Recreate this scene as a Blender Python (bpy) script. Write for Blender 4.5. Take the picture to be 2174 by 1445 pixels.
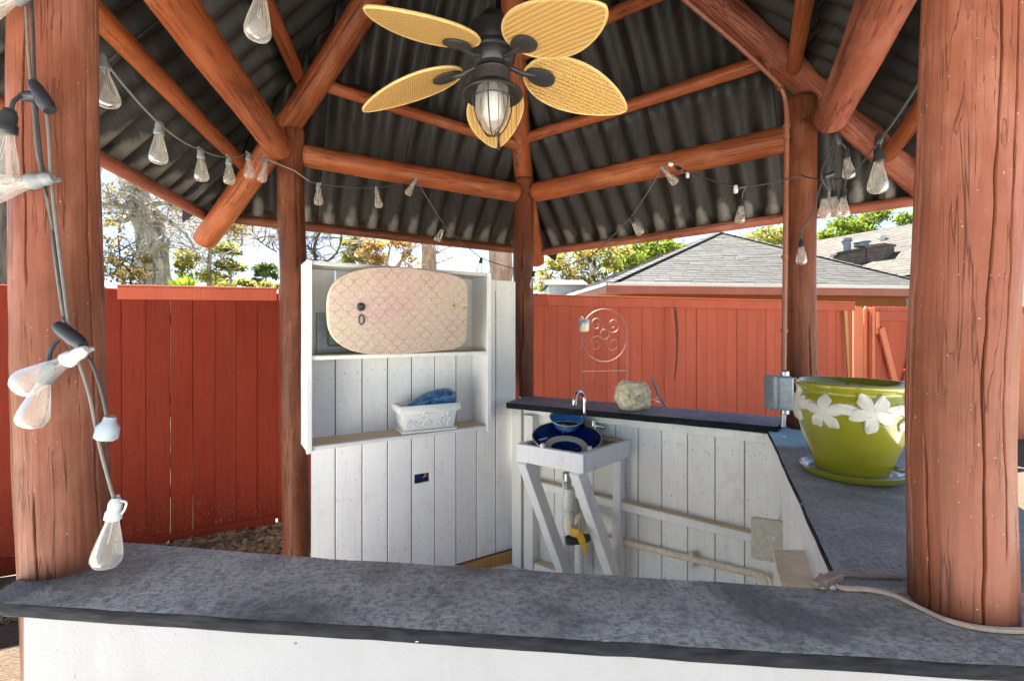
import bpy, math, random
from mathutils import Vector, Matrix, Quaternion, noise as mn
R = math.radians
PI = math.pi
random.seed(7)

# ------------------------------------------------------------------ camera, sky, sun, exposure
sc = bpy.context.scene
for o in list(bpy.data.objects):
    bpy.data.objects.remove(o)
COL = sc.collection
F = 1013.0          # focal length in pixels of the 2174 px wide photograph
H = 1.90            # lens height over the gazebo floor
cam_d = bpy.data.cameras.new('camera')
cam = bpy.data.objects.new('camera', cam_d)
COL.objects.link(cam)
cam.location = (0, 0, H)
cam.rotation_euler = (R(90), 0, 0)
cam_d.sensor_width = 36
cam_d.lens = 36 * F / 2174
cam_d.shift_y = -22.5 / 2174
cam_d.clip_start = 0.02
cam_d.clip_end = 2000
sc.camera = cam

SUN_AZ, SUN_EL = -26.0, 62.0     # azimuth from straight ahead (+Y), clockwise
world = bpy.data.worlds.new('World')
sc.world = world
world.use_nodes = True
wn = world.node_tree
for n in list(wn.nodes):
    wn.nodes.remove(n)
w_out = wn.nodes.new('ShaderNodeOutputWorld')
w_bg = wn.nodes.new('ShaderNodeBackground')
w_sky = wn.nodes.new('ShaderNodeTexSky')
w_sky.sky_type = 'NISHITA'
w_sky.sun_disc = False
w_sky.sun_elevation = R(SUN_EL)
w_sky.sun_rotation = R(SUN_AZ)
w_sky.altitude = 0
w_sky.air_density = 0.7
w_sky.dust_density = 0.05
w_sky.ozone_density = 1.0
w_geo = wn.nodes.new('ShaderNodeTexCoord')
w_map = wn.nodes.new('ShaderNodeMapping')
w_map.inputs['Scale'].default_value = (1.0, 1.0, 3.2)
w_map.inputs['Location'].default_value = (0.3, 0.1, 0.0)
w_noi = wn.nodes.new('ShaderNodeTexNoise')
w_noi.inputs['Scale'].default_value = 1.7
w_noi.inputs['Detail'].default_value = 9
w_noi.inputs['Roughness'].default_value = 0.58
w_rmp = wn.nodes.new('ShaderNodeValToRGB')
w_rmp.color_ramp.elements[0].position = 0.44
w_rmp.color_ramp.elements[1].position = 0.66
w_mix = wn.nodes.new('ShaderNodeMixRGB')
w_mix.inputs[2].default_value = (2.35, 2.5, 2.7, 1)
wl = wn.links.new
wl(w_geo.outputs['Generated'], w_map.inputs['Vector'])
wl(w_map.outputs[0], w_noi.inputs['Vector'])
wl(w_noi.outputs['Fac'], w_rmp.inputs[0])
wl(w_rmp.outputs[0], w_mix.inputs[0])
wl(w_sky.outputs[0], w_mix.inputs[1])
wl(w_mix.outputs[0], w_bg.inputs['Color'])
w_bg.inputs['Strength'].default_value = 0.05
wl(w_bg.outputs[0], w_out.inputs['Surface'])

sun_d = bpy.data.lights.new('sun', 'SUN')
sun_d.energy = 5.0
sun_d.angle = R(0.6)
sun_d.color = (1.0, 0.955, 0.87)
sun = bpy.data.objects.new('sun', sun_d)
COL.objects.link(sun)
sdir = Vector((math.sin(R(SUN_AZ)) * math.cos(R(SUN_EL)), math.cos(R(SUN_AZ)) * math.cos(R(SUN_EL)), math.sin(R(SUN_EL))))
sun.rotation_euler = (-sdir).to_track_quat('-Z', 'Y').to_euler()
sun.location = (0, 0, 30)

vs = sc.view_settings
vs.view_transform = 'Standard'
vs.look = 'None'
vs.exposure = 3.1
vs.gamma = 1
vs.use_curve_mapping = False
sc.cycles.max_bounces = 8
sc.cycles.diffuse_bounces = 5
sc.cycles.transparent_max_bounces = 12
sc.cycles.transmission_bounces = 6
sc.cycles.caustics_reflective = False
sc.cycles.caustics_refractive = False
sc.cycles.use_denoising = True


def at(px, py, Y):
    """the world point at distance Y that the photograph shows at pixel px, py"""
    return Vector(((px - 1087) / F * Y, Y, H - (py - 700) / F * Y))


# ------------------------------------------------------------------ materials
class NT:
    def __init__(s, name):
        s.m = bpy.data.materials.new(name)
        s.m.use_nodes = True
        s.t = s.m.node_tree
        s.b = s.t.nodes['Principled BSDF']
        s.out = s.t.nodes['Material Output']
        s._co = None

    def n(s, typ, **kw):
        nd = s.t.nodes.new('ShaderNode' + typ)
        for k, v in kw.items():
            if hasattr(nd, k) and k not in nd.inputs:
                setattr(nd, k, v)
            else:
                nd.inputs[k].default_value = v
        return nd

    def l(s, a, b):
        s.t.links.new(a, b)

    def coords(s, scale=(1, 1, 1), rand=True):
        if s._co is None:
            tc = s.n('TexCoord')
            oi = s.n('ObjectInfo')
            mul = s.n('VectorMath', operation='SCALE')
            cb = s.n('CombineXYZ')
            s.l(oi.outputs['Random'], cb.inputs[0])
            s.l(oi.outputs['Random'], cb.inputs[1])
            s.l(oi.outputs['Random'], cb.inputs[2])
            s.l(cb.outputs[0], mul.inputs[0])
            mul.inputs['Scale'].default_value = 37.0
            ad = s.n('VectorMath', operation='ADD')
            s.l(tc.outputs['Object'], ad.inputs[0])
            s.l(mul.outputs[0], ad.inputs[1])
            s._co = (ad.outputs[0], tc.outputs['Object'], oi.outputs['Random'])
        mp = s.n('Mapping')
        s.l(s._co[0 if rand else 1], mp.inputs['Vector'])
        mp.inputs['Scale'].default_value = scale
        return mp.outputs[0]

    def noise(s, scale, sc3=(1, 1, 1), detail=4, rough=0.55, dist=0.0, rand=True):
        nd = s.n('TexNoise')
        nd.inputs['Scale'].default_value = scale
        nd.inputs['Detail'].default_value = detail
        nd.inputs['Roughness'].default_value = rough
        nd.inputs['Distortion'].default_value = dist
        s.l(s.coords(sc3, rand), nd.inputs['Vector'])
        return nd.outputs['Fac']

    def ramp(s, fac, *stops):
        nd = s.n('ValToRGB')
        cr = nd.color_ramp
        while len(cr.elements) < len(stops):
            cr.elements.new(0.5)
        for e, (p, c) in zip(cr.elements, stops):
            e.position = p
            e.color = (c, c, c, 1) if isinstance(c, (int, float)) else (*c, 1)
        s.l(fac, nd.inputs[0])
        return nd.outputs[0]

    def mix(s, fac, a, b, typ='MIX'):
        nd = s.n('MixRGB', blend_type=typ)
        for i, v in enumerate((fac, a, b)):
            if hasattr(v, 'is_output') or hasattr(v, 'links'):
                s.l(v, nd.inputs[i])
            elif isinstance(v, (int, float)):
                nd.inputs[i].default_value = v if i == 0 else (v, v, v, 1)
            else:
                nd.inputs[i].default_value = (*v, 1)
        return nd.outputs[0]

    def math(s, op, a, b=0.0):
        nd = s.n('Math', operation=op)
        for i, v in enumerate((a, b)):
            if isinstance(v, (int, float)):
                nd.inputs[i].default_value = v
            else:
                s.l(v, nd.inputs[i])
        return nd.outputs[0]

    def done(s, col, rough=0.5, bump=None, bstr=0.4, bdist=0.004, metal=0.0, spec=0.5, coat=0.0):
        for key, v in (('Base Color', col), ('Roughness', rough), ('Metallic', metal), ('Specular IOR Level', spec), ('Coat Weight', coat)):
            if isinstance(v, (int, float)):
                s.b.inputs[key].default_value = v
            elif isinstance(v, tuple):
                s.b.inputs[key].default_value = (*v, 1)
            else:
                s.l(v, s.b.inputs[key])
        if bump is not None:
            bp = s.n('Bump')
            bp.inputs['Strength'].default_value = bstr
            bp.inputs['Distance'].default_value = bdist
            s.l(bump, bp.inputs['Height'])
            s.l(bp.outputs[0], s.b.inputs['Normal'])
        return s.m


def log_paint(name, a, b, worn, rough=0.42, near=False):
    t = NT(name)
    big = t.noise(2.2, (1, 1, 0.5), 5)
    grain = t.noise(1.0, (60, 60, 2.2), 5, 0.65, 0.6)
    fine = t.noise(1.0, (260, 260, 9), 3, 0.6)
    split = t.noise(1.0, (34, 34, 0.9), 4, 0.6, 0.9)
    spk = t.noise(150, (1, 1, 0.8), 1)
    patch = t.noise(7.0, (1, 1, 0.4), 5, 0.65)
    c = t.mix(t.ramp(big, (0.3, 0.0), (0.7, 1.0)), a, b)
    zone = t.noise(1.6, (1, 1, 0.7), 5, 0.6, 0.4)
    c = t.mix(t.math('MULTIPLY', t.ramp(zone, (0.46, 0.0), (0.62, 1.0)), 0.6), c, (a[0] * 0.62, a[1] * 0.6, a[2] * 0.5))
    c = t.mix(t.math('MULTIPLY', t.ramp(patch, (0.50, 0.0), (0.66, 1.0)), 0.5), c, worn)
    c = t.mix(t.math('MULTIPLY', t.ramp(grain, (0.30, 1.0), (0.46, 0.0)), 0.12 if near else 0.26), c, (a[0] * 0.45, a[1] * 0.4, a[2] * 0.4))
    line = t.ramp(split, *(((0.4955, 0.0), (0.499, 1.0), (0.501, 1.0), (0.5045, 0.0)) if near else ((0.490, 0.0), (0.498, 1.0), (0.502, 1.0), (0.510, 0.0))))
    line = t.math('MULTIPLY', line, t.ramp(t.noise(3.0, (1, 1, 0.7), 3), (0.46, 0.0), (0.54, 1.0)))
    sp2 = t.noise(1.0, (15, 15, 0.45), 5, 0.55, 0.5)
    line2 = t.ramp(sp2, *(((0.4945, 0.0), (0.4985, 1.0), (0.5015, 1.0), (0.5055, 0.0)) if near else ((0.488, 0.0), (0.497, 1.0), (0.503, 1.0), (0.512, 0.0))))
    line2 = t.math('MULTIPLY', line2, t.ramp(t.noise(2.3, (1, 1, 0.5), 3), (0.47, 0.0), (0.53, 1.0)))
    line = t.math('MAXIMUM', line, line2)
    vk = t.n('TexVoronoi')
    t.l(t.coords((6, 6, 2.2)), vk.inputs['Vector'])
    vk.inputs['Scale'].default_value = 1.0
    knot = t.ramp(vk.outputs['Distance'], (0.05, 1.0), (0.11, 0.0))
    c = t.mix(t.math('MULTIPLY', knot, 0.45), c, (a[0] * 0.4, a[1] * 0.36, a[2] * 0.36))
    mott = t.noise(1.0, (9, 9, 5.0) if near else (11, 11, 3.0), 6, 0.7, 0.6)
    c = t.mix(t.math('MULTIPLY', t.ramp(mott, (0.48, 0.0), (0.66, 1.0)), 0.30 if near else 0.5), c, (a[0] * 0.62, a[1] * 0.66, a[2] * 0.66))
    c = t.mix(t.math('MULTIPLY', line, 0.75), c, (a[0] * 0.25, a[1] * 0.2, a[2] * 0.2))
    c = t.mix(t.math('MULTIPLY', t.ramp(spk, (0.765, 0.0), (0.785, 1.0)), 0.5), c, (0.62, 0.50, 0.44))
    h = t.mix(0.5, t.mix(0.45, grain, fine), t.math('SUBTRACT', 1.0, line))
    h = t.mix(0.35, h, t.noise(30, (1, 1, 0.45), 5, 0.65))
    h = t.mix(0.25, h, t.math('SUBTRACT', 1.0, knot))
    return t.done(c, t.ramp(patch, (0.3, rough - 0.08), (0.7, rough + 0.14)), h, 0.9, 0.006 if near else 0.008, spec=0.2)


def board_paint(name, a, b, dark, specks=0.0, rough=0.55, grainy=0.35, bstr=0.5, dirt=None, spec=0.2, nails=(), splash=None):
    t = NT(name)
    rnd = None
    big = t.noise(3.0, (1, 1, 0.35), 4)
    grain = t.noise(1.0, (75, 75, 2.0), 5, 0.65, 1.0)
    c = t.mix(t.ramp(big, (0.3, 0.0), (0.72, 1.0)), a, b)
    rnd = t._co[2]
    c = t.mix(t.math('MULTIPLY', rnd, 0.6), c, tuple(x * 0.74 for x in b))
    c = t.mix(t.math('MULTIPLY', t.ramp(grain, (0.28, 1.0), (0.5, 0.0)), grainy), c, dark)
    vo = t.n('TexVoronoi')
    vo.inputs['Scale'].default_value = 1.0
    t.l(t.coords((9, 9, 5)), vo.inputs['Vector'])
    knot = t.ramp(vo.outputs['Distance'], (0.02, 1.0), (0.055, 0.0))
    c = t.mix(t.math('MULTIPLY', knot, 0.7), c, tuple(x * 0.35 for x in dark))
    if specks:
        sp = t.noise(70, (1, 1, 1), 2)
        c = t.mix(t.math('MULTIPLY', t.ramp(sp, (0.70, 0.0), (0.73, 1.0)), specks), c, tuple(x * 0.5 for x in dark))
    if dirt is not None:
        d = t.noise(9, (1, 1, 1), 5, 0.7)
        c = t.mix(t.math('MULTIPLY', t.ramp(d, (0.55, 0.0), (0.75, 1.0)), 0.5), c, dirt)
    if nails:
        sx = t.n('SeparateXYZ')
        t.l(t._co[1], sx.inputs[0])
        dx = t.math('SUBTRACT', t.math('ABSOLUTE', t.math('ADD', sx.outputs[0], t.math('MULTIPLY', t.math('SUBTRACT', rnd, 0.5), 0.05))), 0.042)
        acc = None
        for z_ in nails:
            dz = t.math('SUBTRACT', t.math('ADD', sx.outputs[2], t.math('MULTIPLY', rnd, 0.11)), z_)
            r_ = t.math('SQRT', t.math('ADD', t.math('MULTIPLY', dx, dx), t.math('MULTIPLY', dz, dz)))
            k = t.ramp(r_, (0.0025, 1.0), (0.0055, 0.0))
            acc = k if acc is None else t.math('MAXIMUM', acc, k)
        c = t.mix(t.math('MULTIPLY', acc, 0.6), c, tuple(x * 0.3 for x in dark))
    if splash:
        sx = t.n('SeparateXYZ')
        t.l(t._co[1], sx.inputs[0])
        low = t.n('MapRange')
        t.l(sx.outputs[2], low.inputs[0])
        low.inputs[1].default_value = 0.38
        low.inputs[2].default_value = 0.0
        sp = t.ramp(t.noise(55, (1, 1, 1), 5, 0.75), (0.56, 0.0), (0.64, 1.0))
        c = t.mix(t.math('MULTIPLY', t.math('MULTIPLY', sp, low.outputs[0]), 0.6), c, splash)
    run = t.noise(1.0, (28, 28, 1.1), 4, 0.6, 0.3)
    c = t.mix(t.math('MULTIPLY', t.ramp(run, (0.56, 0.0), (0.70, 1.0)), 0.30), c, tuple(x * 0.78 for x in a))
    fad = t.noise(1.0, (6, 6, 1.6), 5, 0.7, 0.8)
    c = t.mix(t.math('MULTIPLY', t.ramp(fad, (0.48, 0.0), (0.68, 1.0)), 0.25), c, tuple(x * 0.72 for x in a))
    h = t.mix(0.35, grain, t.math('SUBTRACT', 1.0, knot))
    return t.done(c, rough, h, bstr, 0.003, spec=spec)


M = {}
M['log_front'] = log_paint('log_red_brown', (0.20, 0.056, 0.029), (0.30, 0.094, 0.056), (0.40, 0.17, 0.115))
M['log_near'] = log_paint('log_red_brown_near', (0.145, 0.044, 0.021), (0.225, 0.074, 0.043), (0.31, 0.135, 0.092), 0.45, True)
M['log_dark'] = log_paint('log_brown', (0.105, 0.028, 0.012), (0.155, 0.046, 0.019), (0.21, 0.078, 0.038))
M['log_orange'] = log_paint('log_orange_brown', (0.19, 0.046, 0.015), (0.285, 0.075, 0.022), (0.33, 0.12, 0.05))
M['fence'] = board_paint('fence_red_shaded', (0.135, 0.015, 0.007), (0.185, 0.027, 0.013), (0.07, 0.006, 0.004), 0.5, 0.65, 0.5, 0.8, None, 0.06, (0.36, 1.07, 1.70), (0.27, 0.13, 0.09))  # left run of the red fence, its shade put into the colour
M['fence_lit'] = board_paint('fence_red_lit', (0.36, 0.074, 0.040), (0.43, 0.100, 0.056), (0.22, 0.04, 0.025), 0.5, 0.65, 0.42, 0.7, None, 0.1, (0.36, 1.07, 1.80))  # same red fence paint, with its brighter light put into the colour
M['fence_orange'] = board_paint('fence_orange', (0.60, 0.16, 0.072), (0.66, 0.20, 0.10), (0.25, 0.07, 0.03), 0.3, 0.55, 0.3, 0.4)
M['white'] = board_paint('white_boards', (0.82, 0.81, 0.79), (0.88, 0.87, 0.85), (0.48, 0.47, 0.45), 0.85, 0.5, 0.14, 0.4, (0.62, 0.60, 0.55), 0.2, (0.35, 1.62))
M['cream'] = board_paint('cream_boards', (0.84, 0.82, 0.75), (0.90, 0.885, 0.82), (0.45, 0.42, 0.36), 0.9, 0.5, 0.18, 0.4, (0.62, 0.56, 0.44), 0.2, (0.25, 1.15))
M['cab_grey'] = board_paint('weathered_white', (0.57, 0.58, 0.57), (0.66, 0.66, 0.64), (0.38, 0.36, 0.32), 0.7, 0.5, 0.2, 0.3, (0.5, 0.47, 0.41))
M['raw_wood'] = board_paint('raw_wood', (0.42, 0.20, 0.07), (0.50, 0.27, 0.10), (0.20, 0.08, 0.02), 0.0, 0.6, 0.6, 0.5)
M['dusty'] = board_paint('dusty_wood', (0.58, 0.46, 0.31), (0.68, 0.56, 0.40), (0.36, 0.25, 0.15), 0.6, 0.8, 0.4, 0.4)


def slate(name, a, b, stain, edge=False, blue=None):
    t = NT(name)
    n1 = t.noise(3.0, (1, 1, 1), 6, 0.62, 0.5)
    n2 = t.noise(1.0, (30, 70, 30), 5, 0.65, 1.4)
    n5 = t.noise(75, (1, 1, 1), 4, 0.7)
    n3 = t.noise(160, (1, 1, 1), 3)
    n4 = t.noise(15, (1.3, 0.9, 1), 3, 0.45, 0.4)
    c = t.mix(t.ramp(n1, (0.38, 0.0), (0.62, 1.0)), a, b)
    c = t.mix(t.math('MULTIPLY', t.ramp(n4, (0.60, 0.0), (0.68, 1.0)), 0.40), c, stain)
    c = t.mix(t.math('MULTIPLY', t.ramp(n2, (0.35, 1.0), (0.5, 0.0)), 0.25), c, stain)
    c = t.mix(t.math('MULTIPLY', t.ramp(n5, (0.46, 0.0), (0.62, 1.0)), 0.6), c, tuple(x * 0.55 for x in a))
    c = t.mix(t.math('MULTIPLY', t.ramp(n3, (0.62, 0.0), (0.70, 1.0)), 0.45), c, (0.42, 0.43, 0.44))
    sp = t.noise(38, (1, 1, 1), 1)
    c = t.mix(t.ramp(sp, (0.775, 0.0), (0.785, 1.0)), c, (0.6, 0.6, 0.58))
    if blue:
        tc = t._co[1]
        sx = t.n('SeparateXYZ')
        t.l(tc, sx.inputs[0])
        g = t.math('ADD', sx.outputs[1], t.math('MULTIPLY', t.noise(6, (1, 1, 1), 4), 0.25))
        mr = t.n('MapRange')
        t.l(g, mr.inputs[0])
        mr.inputs[1].default_value = blue
        mr.inputs[2].default_value = blue + 0.10
        c = t.mix(mr.outputs[0], c, (0.33, 0.60, 0.70))
    cr = t.n('TexVoronoi', feature='DISTANCE_TO_EDGE')
    cr.inputs['Scale'].default_value = 1.0
    wq = t.n('VectorMath', operation='ADD')
    nz = t.n('TexNoise')
    nz.inputs['Scale'].default_value = 20
    t.l(t.coords((1, 1, 1)), nz.inputs['Vector'])
    sc_ = t.n('VectorMath', operation='SCALE')
    sc_.inputs['Scale'].default_value = 1.6
    t.l(nz.outputs['Color'], sc_.inputs[0])
    t.l(t.coords((26, 48, 26)), wq.inputs[0])
    t.l(sc_.outputs[0], wq.inputs[1])
    t.l(wq.outputs[0], cr.inputs['Vector'])
    cz = t.ramp(cr.outputs['Distance'], (0.0, 1.0), (0.10, 0.0))
    cz = t.math('MULTIPLY', cz, t.ramp(n1, (0.38, 0.0), (0.62, 1.0)))
    c = t.mix(t.math('MULTIPLY', cz, 0.14), c, tuple(min(1, x * 1.4) for x in b))
    h = t.mix(0.55, n2, t.mix(0.4, n3, n4))
    h = t.mix(0.22, h, cz)
    return t.done(c, 0.46 if edge else t.ramp(n4, (0.45, 0.62), (0.62, 0.45)), h, 1.0, 0.007, spec=0.16)


M['slate'] = slate('slate_grey_paint', (0.20, 0.198, 0.168), (0.60, 0.588, 0.485), (0.12, 0.118, 0.108))
M['slate_right'] = slate('slate_blue_grey_paint', (0.23, 0.235, 0.225), (0.40, 0.405, 0.375), (0.13, 0.135, 0.135), blue=0.60)
M['slate_back'] = slate('slate_indigo_paint', (0.16, 0.162, 0.185), (0.28, 0.282, 0.31), (0.10, 0.10, 0.11))
t = NT('slate_edge_black')
n1 = t.noise(18, (1, 1, 4), 4)
chip = t.noise(26, (0.6, 0.6, 2.0), 2)
c = t.mix(t.ramp(n1, (0.35, 0.0), (0.7, 1.0)), (0.006, 0.0065, 0.009), (0.020, 0.021, 0.025))
c = t.mix(t.ramp(chip, (0.735, 0.0), (0.745, 1.0)), c, (0.62, 0.62, 0.58))
M['edge'] = t.done(c, 0.7, t.mix(0.5, n1, t.noise(70, (0.3, 0.3, 1), 3)), 0.9, 0.006, spec=0.1)
t = NT('white_stucco')
n1 = t.noise(120, (1, 1, 1), 4)
n2 = t.noise(3, (1, 1, 1), 4)
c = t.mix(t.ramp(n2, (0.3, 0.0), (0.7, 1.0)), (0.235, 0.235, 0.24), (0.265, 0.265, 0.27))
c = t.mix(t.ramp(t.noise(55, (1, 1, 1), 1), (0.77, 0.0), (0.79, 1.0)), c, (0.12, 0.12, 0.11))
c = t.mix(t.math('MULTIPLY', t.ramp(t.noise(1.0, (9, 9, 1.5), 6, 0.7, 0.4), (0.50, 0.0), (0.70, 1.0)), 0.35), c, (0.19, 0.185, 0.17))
M['stucco'] = t.done(c, 0.7, t.mix(0.4, n1, t.noise(30, (1, 1, 1), 3)), 0.5, 0.004)

t = NT('roof_sheet_dark')
n1 = t.noise(3.0, (1, 1, 1), 5, 0.6)
n2 = t.noise(1.0, (90, 5, 5), 4, 0.6, 0.5)
c = t.mix(t.ramp(n1, (0.3, 0.0), (0.7, 1.0)), (0.009, 0.008, 0.007), (0.022, 0.019, 0.016))
c = t.mix(t.math('MULTIPLY', t.ramp(n2, (0.5, 0.0), (0.7, 1.0)), 0.5), c, (0.048, 0.037, 0.029))
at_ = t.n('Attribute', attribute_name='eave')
bare_lit = t.math('ADD', at_.outputs['Fac'], t.math('MULTIPLY', t.math('SUBTRACT', t.noise(7, (1, 1, 1), 4), 0.5), 0.8))  # bare metal patches, with the light at the eave painted into the same colour
c = t.mix(t.ramp(bare_lit, (0.40, 0.0), (0.62, 1.0)), c, (0.105, 0.094, 0.08))
M['roof'] = t.done(c, 0.52, t.mix(0.5, n2, t.noise(40, (1, 1, 1), 4)), 0.5, 0.004, spec=0.22)

t = NT('concrete')
n1 = t.noise(2.5, (1, 1, 1), 6, 0.6)
c = t.mix(n1, (0.58, 0.57, 0.545), (0.70, 0.685, 0.655))
M['concrete'] = t.done(c, 0.85, t.noise(90, (1, 1, 1), 4), 0.4, 0.004)
t = NT('soil_ground')
n1 = t.noise(0.5, (1, 1, 1), 7, 0.65)
c = t.mix(t.ramp(n1, (0.4, 0.0), (0.6, 1.0)), (0.10, 0.085, 0.05), (0.085, 0.115, 0.04))
M['ground'] = t.done(c, 0.95, t.noise(25, (1, 1, 1), 5), 0.7, 0.03)
t = NT('mulch_soil')
c = t.mix(t.noise(30, (1, 1, 1), 5), (0.035, 0.022, 0.013), (0.12, 0.08, 0.05))
M['soil'] = t.done(c, 0.95, t.noise(60, (1, 1, 1), 5), 0.9, 0.02)


def island(name, cols, rough=0.7, trans=0.0, bump=None):
    t = NT(name)
    g = t.n('NewGeometry')
    n = len(cols)
    st = [(i / max(1, n - 1), c) for i, c in enumerate(cols)]
    c = t.ramp(g.outputs['Random Per Island'], *st)
    m = t.done(c, rough, spec=0.3)
    if trans:
        tr = t.n('BsdfTranslucent')
        t.l(c, tr.inputs['Color'])
        mx = t.n('MixShader')
        mx.inputs[0].default_value = trans
        t.l(t.b.outputs[0], mx.inputs[1])
        t.l(tr.outputs[0], mx.inputs[2])
        t.l(mx.outputs[0], t.out.inputs['Surface'])
    return m


M['chips'] = island('mulch_chips', [(0.05, 0.03, 0.018), (0.13, 0.085, 0.055), (0.20, 0.14, 0.10), (0.09, 0.055, 0.03), (0.26, 0.17, 0.06)], 0.85)
M['leaf_orange'] = island('leaves_orange', [(0.30, 0.13, 0.02), (0.42, 0.22, 0.03), (0.48, 0.30, 0.05), (0.30, 0.26, 0.07), (0.38, 0.15, 0.03)], 0.6, 0.62)
M['leaf_yellow'] = island('leaves_yellow_green', [(0.17, 0.19, 0.03), (0.28, 0.27, 0.05), (0.12, 0.16, 0.03), (0.36, 0.28, 0.06), (0.10, 0.13, 0.035)], 0.6, 0.6)
M['leaf_green'] = island('leaves_green', [(0.055, 0.09, 0.022), (0.09, 0.13, 0.03), (0.14, 0.17, 0.04), (0.06, 0.10, 0.03)], 0.55, 0.4)
M['leaf_lime'] = island('leaves_bright_green', [(0.16, 0.23, 0.02), (0.24, 0.30, 0.03), (0.11, 0.17, 0.025), (0.30, 0.33, 0.05)], 0.55, 0.45)
M['leaf_mixed'] = island('leaves_mixed', [(0.13, 0.18, 0.03), (0.24, 0.27, 0.05), (0.38, 0.18, 0.07), (0.32, 0.31, 0.07), (0.11, 0.16, 0.03), (0.42, 0.24, 0.12)], 0.6, 0.6)
M['leaf_brown'] = island('leaves_brown', [(0.22, 0.14, 0.06), (0.32, 0.20, 0.06), (0.16, 0.15, 0.05), (0.30, 0.24, 0.08)], 0.7, 0.35)


def bark(name, a, b, sc3=(7, 7, 1.2)):
    t = NT(name)
    n1 = t.noise(1.0, sc3, 6, 0.65, 0.8)
    n2 = t.noise(2.0, (1, 1, 1), 4)
    c = t.mix(t.ramp(n1, (0.35, 0.0), (0.62, 1.0)), a, b)
    c = t.mix(t.math('MULTIPLY', t.ramp(n2, (0.5, 0.0), (0.65, 1.0)), 0.4), c, tuple(min(1, x * 1.5) for x in b))
    return t.done(c, 0.9, n1, 1.0, 0.05)


M['bark_grey'] = bark('bark_grey', (0.07, 0.06, 0.05), (0.50, 0.46, 0.41))
M['bark_dark'] = bark('bark_dark', (0.035, 0.03, 0.024), (0.13, 0.11, 0.09))
M['bark_tan'] = bark('bark_tan', (0.24, 0.17, 0.12), (0.50, 0.41, 0.33), (9, 9, 1.6))


def plain(name, col, rough=0.5, metal=0.0, coat=0.0, nscale=40, namp=0.18, bstr=0.15, spec=0.5):
    t = NT(name)
    n = t.noise(nscale, (1, 1, 1), 4)
    c = t.mix(t.ramp(n, (0.3, 0.0), (0.75, 1.0)), tuple(x * (1 - namp) for x in col), tuple(min(1, x * (1 + namp)) for x in col))
    return t.done(c, t.ramp(n, (0.3, max(0.02, rough - 0.06)), (0.7, min(1, rough + 0.06))), n, bstr, 0.002, metal, spec, coat)


M['black'] = plain('black_plastic', (0.022, 0.023, 0.026), 0.42)
M['socket_grey'] = plain('faded_grey_plastic', (0.17, 0.18, 0.18), 0.5, nscale=90)
M['socket_white'] = plain('white_socket_plastic', (0.50, 0.51, 0.50), 0.4, nscale=90)
M['cable'] = plain('black_cable', (0.03, 0.03, 0.032), 0.45)
M['cable_grey'] = plain('grey_brown_cable', (0.13, 0.115, 0.10), 0.5)
M['fan_metal'] = plain('black_iron', (0.035, 0.034, 0.034), 0.45, 0.3, nscale=120, bstr=0.4)
M['chrome'] = plain('chrome', (0.72, 0.73, 0.74), 0.12, 1.0, namp=0.05, bstr=0.03)
M['steel'] = plain('dull_steel', (0.45, 0.46, 0.47), 0.38, 0.85)
M['rust_wire'] = plain('rusty_wire', (0.26, 0.13, 0.10), 0.6, 0.2)
M['pvc'] = plain('aged_pvc', (0.74, 0.63, 0.45), 0.45)
M['pvc_white'] = plain('white_pvc', (0.66, 0.64, 0.58), 0.4)
M['box_grey'] = plain('weatherproof_box_grey', (0.30, 0.34, 0.37), 0.45, 0.1)
M['box_lid'] = plain('box_cover_grey', (0.20, 0.23, 0.25), 0.5, 0.1)
M['box_tan'] = plain('junction_box_tan', (0.58, 0.54, 0.42), 0.5)
M['sand_board'] = plain('sandy_board', (0.86, 0.74, 0.53), 0.8, nscale=14, bstr=0.3)
M['yellow'] = plain('yellow_plastic', (0.72, 0.40, 0.02), 0.4)
M['tan_cord'] = plain('tan_cord', (0.70, 0.50, 0.33), 0.5)
M['plug'] = plain('brown_plug', (0.36, 0.25, 0.18), 0.5)
M['navy'] = plain('navy_glaze', (0.004, 0.012, 0.10), 0.10, 0, 0.6, namp=0.3, bstr=0.03)
M['blue_glaze'] = plain('blue_glaze', (0.08, 0.27, 0.66), 0.12, 0, 0.6, namp=0.15, bstr=0.03)
M['cream_glaze'] = plain('cream_glaze', (0.62, 0.58, 0.42), 0.2, 0, 0.4, namp=0.06, bstr=0.03)
M['rim_dark'] = plain('dark_rim_glaze', (0.012, 0.014, 0.03), 0.2, 0, 0.5)
M['plaster'] = plain('white_plaster', (0.74, 0.735, 0.70), 0.6, nscale=70, namp=0.06, bstr=0.4)
M['pot_flower'] = plain('cream_white_glaze', (0.56, 0.535, 0.455), 0.42, 0, 0.15, namp=0.05, bstr=0.1)
M['saucer_dust'] = plain('limescale', (0.42, 0.44, 0.38), 0.7)
M['brown_conduit'] = plain('painted_conduit', (0.20, 0.068, 0.035), 0.4)
M['outlet_blue'] = plain('blue_outlet_box', (0.01, 0.04, 0.16), 0.5)  # the electrical box's own dark blue
M['copper'] = plain('copper_wire', (0.55, 0.18, 0.08), 0.4)
M['shingle_edge'] = plain('white_drip_edge', (0.72, 0.72, 0.70), 0.5)
M['house_red'] = plain('house_fascia_red', (0.36, 0.115, 0.085), 0.55, nscale=3)
M['house_orange'] = plain('house_wall_rust', (0.24, 0.075, 0.025), 0.7, nscale=3)
M['siding'] = plain('pale_siding', (0.6, 0.6, 0.58), 0.7, nscale=3)
M['pot_inner'] = plain('pot_soil', (0.06, 0.06, 0.04), 0.9)
M['soffit'] = plain('soffit_orange', (0.48, 0.20, 0.10), 0.6, nscale=4)

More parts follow.
